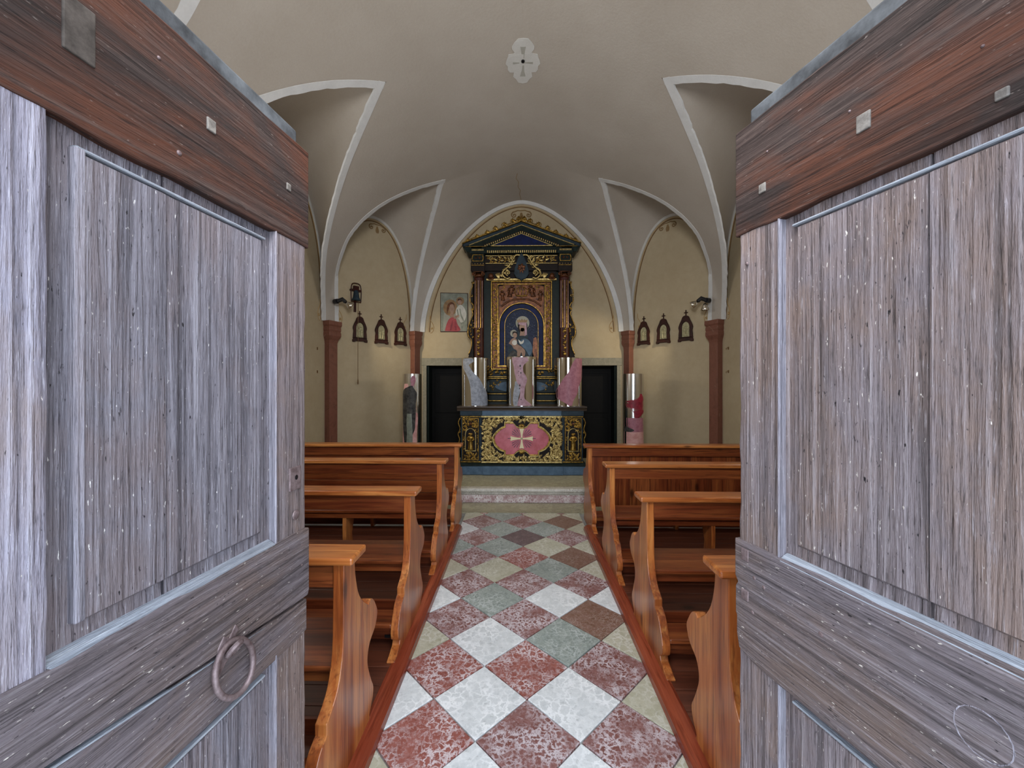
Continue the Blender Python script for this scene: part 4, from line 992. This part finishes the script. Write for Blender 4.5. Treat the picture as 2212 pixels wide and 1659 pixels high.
# spandrel relief above the arch, blue arch band, painting
AC = RZ(702); Ro = 49/SC; Ri = 36.5/SC; xs_ = RX(1175)
arc_pts = lambda R: [(-R, RZ(790))]+[(-R*math.cos(t), AC+R*math.sin(t)) for t in [PI*i/24 for i in range(25)]]+[(R, RZ(790))]
def hull(u, v): return (max(-xs_, min(xs_, u)), v)
Oa = arc_pts(Ro); sq = [(-xs_, RZ(790))]
for i in range(25):
    t = PI*i/24; cx_, sz_ = -math.cos(t), math.sin(t); k_ = min(xs_/max(1e-6, abs(cx_)), (RZ(613.5)-AC)/max(1e-6, sz_)); sq.append((cx_*k_, AC+sz_*k_))
sq.append((xs_, RZ(790)))
RP('spandrel', MB().ring(sq, Oa, fr3, -.10, -.06, False), 'goldred')
RP('arch_moulding', MB().ring(arc_pts(Ro+.004), arc_pts(Ro-.008), fr3, -.10, -.035, False), 'gold', .002)
RP('blue_arch_band', MB().ring(arc_pts(Ro-.02), arc_pts(Ri), fr3, -.10, -.065, False), 'darkblue')
RP('painting_moulding', MB().ring(arc_pts(Ri+.003), arc_pts(Ri-.005), fr3, -.10, -.05, False), 'gold', .002)
mb = MB(); f8 = lambda u, v, w_: fr3(u, v, w_-.062)
for s_ in (1, -1):
    figure(mb, f8, s_*RX(1152), RZ(640), .20, .10, -s_*.25); figure(mb, f8, s_*RX(1166), RZ(648), .17, .08, s_*.1)
    for q in range(3): mb.leaf(f8, s_*RX(1146+5*q), RZ(632), (PI if s_ > 0 else 0)-s_*(.5+.4*q), .08, .04, 0, .02, 4)
    mb.tube([f8(a, b, .012) for a, b in interp([(0, RZ(645)), (s_*RX(1143), RZ(646)), (s_*RX(1156), RZ(651)), (s_*RX(1169), RZ(660))], 4)], .016, 6)
RP('angel_relief', mb, 'goldred', 0, rer, True)
mb = MB()                                           # crown held above the arch
mb.tube([f8(a, b, .02) for a, b in ((-.10, RZ(637)), (0, RZ(638.5)), (.10, RZ(637)))], .014, 6)
for q in range(5):
    x_ = -.10+.05*q; mb.tube([f8(x_, RZ(636), .02), f8(x_*1.15, RZ(625), .02), f8(x_*.45, RZ(619), .025)], .006, 5); mb.ball(f8(x_*1.15, RZ(625), .025), .009, .009, .009, 6, 4)
mb.ball(f8(0, RZ(617), .03), .014, .014, .014, 8, 6)
acanthus(mb, f8, -.36, .36, RZ(632), RZ(616), 14, 77, k=.6)
RP('crown_relief', mb, 'gold', 0, rer, True)['kind'] = 'stuff'
pt = RP('painting', MB().prism(arc_pts(Ri), fr3, -.10, -.085), 'night')
def flat(name, poly, mat, d=.0):
    if name in ('mantle', 'child_body', 'cloth', 'hand', 'robe_fold', 'sleeve', 'throne', 'mother_hair', 'child_hair'): poly = interp(list(poly)+[poly[0]], 4)[:-1]
    return RP(name, MB().prism(poly, lambda u, v, w_: fr3(u, v, w_-.085+d), 0, .001), mat, 0, pt)
def ell(cx_, cy_, rx, ry, n=20): return [(RX(cx_)+rx/SC*math.cos(2*PI*i/n), RZ(cy_)+ry/SC*math.sin(2*PI*i/n)) for i in range(n)]
flat('mantle', [px(*p) for p in ((1096, 770), (1097, 752), (1106, 735), (1113, 722), (1120, 706), (1122, 692), (1136, 692), (1140, 710), (1141, 735), (1148, 750), (1150, 785), (1096, 785))], 'slateblue', .001)
flat('throne', [px(*p) for p in ((1152, 730), (1160, 732), (1161, 785), (1150, 785))], 'goldred', .001); flat('halo', ell(1128.5, 696, 15, 15), 'graycross', .002); flat('child_halo', ell(1109, 719, 7.5, 8), 'graycross', .002)
flat('mother_hair', [px(*p) for p in ((1119, 712), (1118, 698), (1124, 692), (1134, 692), (1139, 700), (1138, 714), (1133, 720), (1124, 719))], 'umber', .0025); flat('face', ell(1128, 705, 6.5, 10), 'skin', .003); flat('neck', [px(*p) for p in ((1125, 707), (1132, 707), (1134, 724), (1122, 724))], 'skin', .003); flat('sleeve', [px(*p) for p in ((1120, 738), (1132, 730), (1144, 736), (1150, 752), (1144, 768), (1136, 756), (1128, 748))], 'greyblue', .003)
flat('veil', [px(*p) for p in ((1119, 699), (1121, 694), (1137, 694), (1138, 722), (1133, 725), (1134, 702), (1124, 700))], 'print_pink', .004)
flat('painted_crown', [px(*p) for p in ((1117, 695), (1116, 688), (1119, 691), (1121, 687), (1124, 691), (1127, 686.5), (1130, 691), (1133, 687), (1135, 691), (1139, 688), (1138, 695))], 'icon_gold', .005)
flat('child_body', [px(*p) for p in ((1098, 741), (1104, 732), (1110, 729), (1116, 733), (1117, 742), (1126, 748), (1134, 757), (1133, 768), (1128, 770), (1126, 760), (1122, 770), (1117, 768), (1116, 757), (1109, 752), (1105, 745))], 'skin', .004)
flat('child_head', ell(1112, 723, 4.4, 6), 'skin', .005); flat('child_hair', [px(*p) for p in ((1106, 724), (1107, 716), (1112, 714.5), (1117, 717), (1117.5, 723), (1114, 718), (1109, 718.5))], 'umber', .006); flat('cloth', ell(1111, 739, 5.5, 5.5), 'icon_pale', .006); flat('hand', [px(*p) for p in ((1119, 732), (1126, 737), (1131, 733), (1130, 740), (1123, 742))], 'icon_pale', .006)
flat('robe_fold', [px(*p) for p in ((1097, 768), (1108, 756), (1120, 768), (1122, 785), (1096, 785))], 'print_dark', .003)
mb = MB(); r_ = random.Random(2)
for q in range(40):
    a = r_.uniform(0, PI); R_ = r_.uniform(.4, .93)*Ri; x_ = -R_*math.cos(a); z_ = AC+R_*math.sin(a)-.12+r_.uniform(-.1, .1)
    if abs(x_) < Ri*.95 and ((x_-.02)**2+(z_-RZ(696))**2) > .018 and z_ < AC+Ri*.93: mb.prism([(x_-.004, z_), (x_, z_-.006), (x_+.004, z_), (x_, z_+.006)], lambda u, v, w_: fr3(u, v, w_-.085), 0, .0015)
RP('stars', mb, 'graycross', 0, pt)

# ------------------------------------------------------------------ mirror cylinders with printed shapes
def cyl(name, x, y, z, R, H, mat, patches, label, group):
    t = empty(name, (x, y, z)); tag(t, label, 'cylinder', group)
    n = 64; t_ = .006
    pr = [(R-t_, .0), (R, .0), (R, H), (R-t_, H)]
    mb = MB()
    for a_, b_ in zip(pr, pr[1:]+[pr[0]]): mb.lathe([a_, b_], 0, 0, n, cap=False)
    o = mb.obj('tube', mat, t, True)
    for nm, m, rows_, lift in patches:
        vs = []; fs = []; K = 14; rr = interp(rows_, 4); rp = R+.0006+.0005*lift
        for v_, a, b in rr:
            for k in range(K+1):
                u = max(-.995, min(.995, a+(b-a)*k/K)); th = math.asin(u); vs.append((rp*math.sin(th), -rp*math.cos(th), v_*H))
        for i in range(len(rr)-1):
            for k in range(K): fs.append((i*(K+1)+k, i*(K+1)+k+1, (i+1)*(K+1)+k+1, (i+1)*(K+1)+k))
        mk(nm, vs, fs, m, t, True)
    return t
# rows: (height fraction, left, right) in units of the radius
cyl('mirror_cylinder', -.742, 6.34, 1.255, .222, .755, 'chrome', [
    ('printed_shape', 'print_grey', [(.985, -.75, -.1), (.95, -.82, -.02), (.90, -.82, -.08), (.85, -.80, -.35), (.78, -.78, -.22), (.70, -.62, -.05), (.6, -.45, .30), (.5, -.32, .52), (.4, -.25, .66), (.3, -.22, .84), (.2, -.2, .9), (.1, -.18, .92), (.01, -.16, .92)], 0)],
    'polished steel cylinder with a grey printed shape, standing left on the altar', 'steel cylinders on the altar')
cyl('mirror_cylinder', 0, 6.33, 1.255, .243, .77, 'chrome', [
    ('printed_leg', 'print_pink', [(.985, -.62, .35), (.92, -.6, .42), (.88, -.58, .3), (.82, -.52, .12), (.75, -.48, .08), (.68, -.46, .12), (.62, -.42, .25), (.55, -.36, .34), (.48, -.3, .3), (.4, -.16, .22), (.3, -.1, .18), (.2, -.12, .16), (.14, -.18, .22), (.08, -.25, .45), (.03, -.28, .62), (.01, -.26, .6)], 1),
    ('printed_shadow', 'print_grey', [(.5, -.42, -.25), (.42, -.45, -.14), (.3, -.52, -.1), (.18, -.56, -.2), (.08, -.56, -.24), (.01, -.5, -.26)], 0)]+[('spot', 'print_dark', [(v_+d_*.5, u_-.01, u_+.01), (v_, u_-d_, u_+d_), (v_-d_*.5, u_-.01, u_+.01)], 2) for v_, u_, d_ in ((.81, -.10, .05), (.75, -.09, .02), (.67, -.05, .04), (.7, -.2, .02), (.42, -.12, .05), (.36, -.13, .03), (.14, -.04, .03), (.62, -.2, .02))],
    'polished steel cylinder with a pink printed leg, standing in the middle of the altar', 'steel cylinders on the altar')
cyl('mirror_cylinder', .745, 6.34, 1.255, .218, .755, 'chrome', [
    ('printed_shape', 'print_rose', [(.985, .42, .97), (.9, .22, .99), (.8, .05, .97), (.7, -.1, .96), (.6, -.38, .95), (.5, -.6, .8), (.42, -.75, .68), (.34, -.9, .6), (.25, -.92, .52), (.15, -.85, .32), (.1, -.55, .22), (.05, -.25, .18), (.01, -.12, .12)], 0)],
    'polished steel cylinder with a rose printed band, standing right on the altar', 'steel cylinders on the altar')
cyl('standing_cylinder', -1.755, 6.32, .195, .148, 1.565, 'satin', [
    ('pink_ground', 'print_salmon', [(.9, -.6, -.2), (.8, -.75, .1), (.6, -.8, .75), (.4, -.85, .7), (.2, -.95, .7), (.02, -.95, .68)], 0), ('red_spots', 'print_rose', [(.98, .25, .5), (.94, .1, .6), (.9, .15, .5), (.87, .1, .4)], 0),
    ('dark_figure', 'print_dark', [(.88, .1, .3), (.85, -.6, .45), (.8, -.85, .7), (.7, -.85, .6), (.6, -.88, .6), (.5, -.82, .55), (.44, -.8, .5), (.36, -.7, .2), (.3, -.6, .1)], 1), ('grey_form', 'print_green', [(.6, -.3, .2), (.5, -.35, .25), (.42, -.3, .3), (.3, -.35, .3), (.15, -.4, .3), (.02, -.35, .35)], 2)],
    'tall steel cylinder printed with a dark robed shape, standing left of the altar', 'tall steel cylinders beside the altar')
cyl('standing_cylinder', 1.775, 6.32, .195, .155, 1.565, 'satin', [
    ('red_figure', 'print_red', [(.80, .4, .6), (.76, .2, .8), (.73, -.85, .85), (.70, -.9, .9), (.66, -.95, .9), (.62, -.3, .9), (.58, -.2, .5), (.56, -.1, .3)], 0), ('pink_field', 'print_rose', [(.56, -.98, .98), (.5, -.98, .95), (.42, -.9, .9)], 0), ('salmon_field', 'print_salmon', [(.42, -.98, .98), (.3, -.98, .9), (.25, -.95, .4), (.22, -.9, -.1)], 1), ('dark_wedge', 'print_dark', [(.47, -.98, -.8), (.44, -.98, -.2), (.42, -.98, -.5)], 2)],
    'tall steel cylinder with crimson and pink print, standing right of the altar', 'tall steel cylinders beside the altar')

# ------------------------------------------------------------------ icon on the end wall
ic = empty('icon_picture', (-1.24, 7.3, 2.56)); tag(ic, 'square painted icon with a red garment, on the end wall left of the altarpiece', 'picture')
def IP(name, poly, mat, w0, w1, bev=0.0, par=ic): return MB().prism(poly, lambda u, v, w_: (u, -w_, v), w0, w1).obj(name, mat, par, bev=bev)
IP('frame', [(-.255, 0), (.255, 0), (.255, .715), (-.255, .73)], 'frame_wood', 0, .018, .003)
pnl = IP('panel', [(-.245, .012), (.245, .012), (.245, .705), (-.245, .718)], 'icon_bg', .01, .020)
def ie(cx_, cy_, rx, ry, n=18): return [(cx_+rx*math.cos(2*PI*i/n), cy_+ry*math.sin(2*PI*i/n)) for i in range(n)]
def isp(name, pts, mat, w0): IP(name, interp(pts+[pts[0]], 4)[:-1], mat, w0, w0+.0005, 0, pnl)
isp('mantle', [(-.2, .08), (-.19, .3), (-.14, .44), (-.02, .5), (.05, .42), (.08, .25), (.13, .12), (.1, .02), (-.18, .02)], 'graycross', .0196)
IP('halo', ie(-.07, .45, .13, .15), 'icon_gold', .02, .0205, 0, pnl)
isp('hair', [(-.13, .32), (-.13, .47), (-.07, .55), (.0, .52), (.02, .42), (-.01, .50), (-.07, .50), (-.10, .42)], 'goldred', .0206)
isp('face', [(-.075, .50), (-.02, .51), (.01, .45), (.0, .38), (-.03, .335), (-.065, .36), (-.085, .43)], 'skin', .0208)
isp('neck', [(-.06, .36), (-.02, .36), (.0, .28), (-.04, .25), (-.08, .29)], 'skin', .0204)
IP('child_halo', ie(.11, .57, .075, .075), 'icon_gold', .02, .0205, 0, pnl); isp('child_hair', [(.06, .56), (.08, .61), (.13, .61), (.15, .56), (.13, .59), (.09, .585)], 'goldred', .021)
isp('child_face', [(.065, .56), (.10, .595), (.14, .56), (.13, .515), (.10, .50), (.075, .52)], 'skin', .0208)
isp('child_robe', [(.04, .28), (.03, .38), (.06, .46), (.12, .50), (.19, .44), (.225, .33), (.2, .22), (.13, .17), (.09, .23)], 'icon_pale', .0206)
isp('robe_fold', [(.10, .42), (.12, .3), (.17, .2), (.18, .22), (.14, .32), (.115, .43)], 'icon_bg', .0212); isp('robe_fold', [(.05, .4), (.07, .3), (.09, .24), (.085, .33), (.065, .42)], 'icon_bg', .0212)
isp('hand', [(-.01, .27), (.06, .31), (.10, .30), (.07, .27), (.01, .24)], 'skin', .0214)
isp('red_garment', [(-.17, .02), (-.14, .14), (-.09, .24), (-.02, .27), (.03, .25), (.06, .15), (.11, .02)], 'icon_red', .0212)
isp('garment_fold', [(-.08, .03), (-.06, .12), (-.02, .22), (-.03, .12), (-.05, .03)], 'print_red', .0218); isp('garment_fold', [(.02, .03), (.01, .12), (.02, .2), (.04, .12), (.05, .03)], 'print_red', .0218)

# ------------------------------------------------------------------ stations of the cross
def station(sd_):
    t = empty('station_frame')
    ol = interp([(-.115, 0), (-.115, .10), (-.108, .16), (-.118, .21), (-.10, .27), (-.07, .33), (-.045, .385), (0, .40), (.045, .385), (.07, .33), (.10, .27), (.118, .21), (.108, .16), (.115, .10), (.115, 0)], 3)
    il = []
    for i in range(len(ol)):
        q = i/(len(ol)-1)
        if q < .25: il.append((-.066, .055+(.215-.055)*q/.25))
        elif q > .75: il.append((.066, .055+(.215-.055)*(1-q)/.25))
        else: a = PI*(q-.25)/.5; il.append((-.066*math.cos(a), .215+.085*math.sin(a)))
    f = lambda u, v, w_: (u, -w_, v)
    MB().ring(ol, il, f, 0, .03).obj('frame', 'frame_wood', t, bev=.004)
    mb = MB().prism([(-.125, -.02), (-.125, .02), (-.09, .04), (.09, .04), (.125, .02), (.125, -.02), (.09, -.02), (.07, -.005), (-.07, -.005), (-.09, -.02)], f, 0, .036); mb.box(-.118, .118, -.03, 0, .035, .057); mb.obj('base', 'frame_wood', t, bev=.003)
    mb = MB(); mb.box(-.007, .007, -.014, -.002, .39, .485); mb.box(-.027, .027, -.014, -.002, .44, .454)
    for a, b in ((-.027, .447), (.027, .447), (0, .485)): mb.ball((a, -.008, b), .009, .006, .009, 6, 4)
    mb.obj('cross', 'frame_wood', t)
    r = MB().prism([(-.068, .05)]+[(-.068*math.cos(a), .215+.087*math.sin(a)) for a in [PI*i/12 for i in range(13)]]+[(.068, .05)], f, .002, .008).obj('relief_panel', 'relief', t)
    mb = MB()
    figure(mb, lambda u, v, w_: (u, -w_+.002, v), -.018, .07, .15, .045); figure(mb, lambda u, v, w_: (u, -w_+.002, v), .025, .07, .13, .04, .1)
    mb.box(-.003, .003, -.014, -.008, .1, .27); mb.box(-.03, .03, -.014, -.008, .22, .227); mb.obj('relief_figures', 'relief', r, True)
    return t
base = station(1); first = True
ang_r = math.atan2(CN.y, CN.x)+PI/2        # local -y faces along the inward normal
lab = {(-1, 0): 'carved dark wood station frame with crucifix, left wall, nearest the bell', (-1, 1): 'carved dark wood station frame, middle of the three on the left wall', (-1, 2): 'carved dark wood station frame on the left wall, nearest the altar',
       (1, 0): 'carved dark wood station frame on the right wall, nearest the spotlight', (1, 1): 'carved dark wood station frame, middle of the three on the right wall', (1, 2): 'carved dark wood station frame on the right wall, nearest the altar'}
for sd_ in (-1, 1):
    for i, s_ in enumerate((.525, .915, 1.29)):
        t = base if first else copy_tree(base); first = False
        p = cw(sd_, s_, 2.305, .001); t.location = p; n = (CN.x*sd_, CN.y); t.rotation_euler = (0, 0, math.atan2(n[1], n[0])+PI/2)
        tag(t, lab[(sd_, i)], 'wall plaque', 'stations of the cross')

# ------------------------------------------------------------------ sanctus bell with rope on the left wall
p = cw(-1, .443, 2.93, .0); bl = empty('wall_bell', p, math.atan2(CN.y, -CN.x)+PI/2); tag(bl, 'small dark bell in an arched bracket on the left wall with long rope', 'bell')
f = lambda u, v, w_: (u, -w_, v)
mb = MB().tube([f(a, b, .05) for a, b in interp([(-.08, .0), (-.085, .1), (-.085, .2), (-.065, .28), (0, .30), (.065, .28), (.085, .2), (.085, .1), (.08, .0)], 3)], .008, 6); mb.tube([f(-.08, 0, .05), f(.08, 0, .05)], .008, 6); mb.box(-.085, .085, -.06, -.0, .17, .20); mb.obj('bracket', 'frame_wood', bl)
MB().lathe([(.02, .185), (.035, .175), (.042, .13), (.05, .07), (.068, .03), (.07, .022)], 0, -.05, 20).obj('bell', 'slateblue', bl, True)
mb = MB(); mb.box(-.045, .045, -.065, -.03, .20, .255); mb.box(-.018, .018, -.02, 0, -.16, .02); mb.obj('headstock', 'frame_wood', bl, bev=.003)
mb = MB().tube([f(.03, .0, .06), f(.031, -.5, .05), f(.03, -1.0, .05), (.03, -.05, -1.27)], .004, 6); mb.obj('rope', 'rope', bl)
MB().lathe([(.004, -1.24), (.01, -1.27), (.012, -1.31), (.005, -1.335)], .03, -.05, 10).obj('rope_tassel', 'rope', bl)

# ------------------------------------------------------------------ spotlights on the near pilasters
def spot(sd_, label):
    p = (sd_*2.86, 6.0, 2.86) if sd_ < 0 else (sd_*2.83, 6.03, 2.86)
    t = empty('spotlight', p); tag(t, label, 'spotlight', 'wall spotlights')
    MB().tube([(0, 0, 0), (-sd_*.06, -.03, 0)], .038, 14).obj('mount', 'black', t)
    MB().tube([(-sd_*.06, -.03, 0), (-sd_*.13, -.02, .03), (-sd_*.17, -.0, -.01)], [.03, .034, .03], 10).obj('arm', 'black', t)
    d = Vector((-sd_*.75, .35, -.55)).normalized(); a = Vector((-sd_*.17, 0, -.01))
    mb = MB(); pts = [a+d*k for k in (0, .03, .07, .10, .105)]
    mb.tube(pts, [.018, .03, .052, .058, .055], 18); mb.obj('reflector_bulb', 'glass', t, True)
    if sd_ > 0:
        d2 = Vector((.15, .2, -.9)).normalized(); a2 = Vector((-.07, 0, -.04)); MB().tube([a2+d2*k for k in (0, .03, .08, .11)], [.02, .035, .058, .06], 18).obj('reflector_bulb', 'glass', t, True)
    l = bpy.data.lights.new('spot_lamp', 'SPOT'); l.energy = 55; l.color = (1, .86, .62); l.spot_size = 1.7; l.spot_blend = .6; l.shadow_soft_size = .02
    o = bpy.data.objects.new('spot_lamp', l); COL.objects.link(o); o.parent = t; o.location = a+d*.13; o.rotation_euler = (-d).to_track_quat('Z', 'Y').to_euler()
    return t
spot(-1, 'black wall spotlight with one reflector bulb on the left pilaster beside the bell')
spot(1, 'black double wall spotlight on the right pilaster')

# small iron hooks on the nave walls beside the near pilasters
for sd_, y_, nm in ((-1, 5.75, 'left'), (1, 5.80, 'right')):
    for z_, w2 in ((2.12, 'upper'), (1.78, 'lower')):
        t = MB(); t.box(-.012, .012, -.003, .003, -.02, .02); t.tube([(0, 0, .0), (-.0, -.02, .005), (0, -.035, -.008), (0, -.025, -.02)], .004, 6)
        o = t.obj('wall_hook', 'brownline'); o.location = (sd_*2.996, y_, z_); o.rotation_euler = (0, 0, -PI/2*(-sd_) if sd_ < 0 else -PI/2); tag(o, '%s small dark hook on the %s nave wall beside the pilaster' % (w2, nm), 'hook', 'wall hooks')
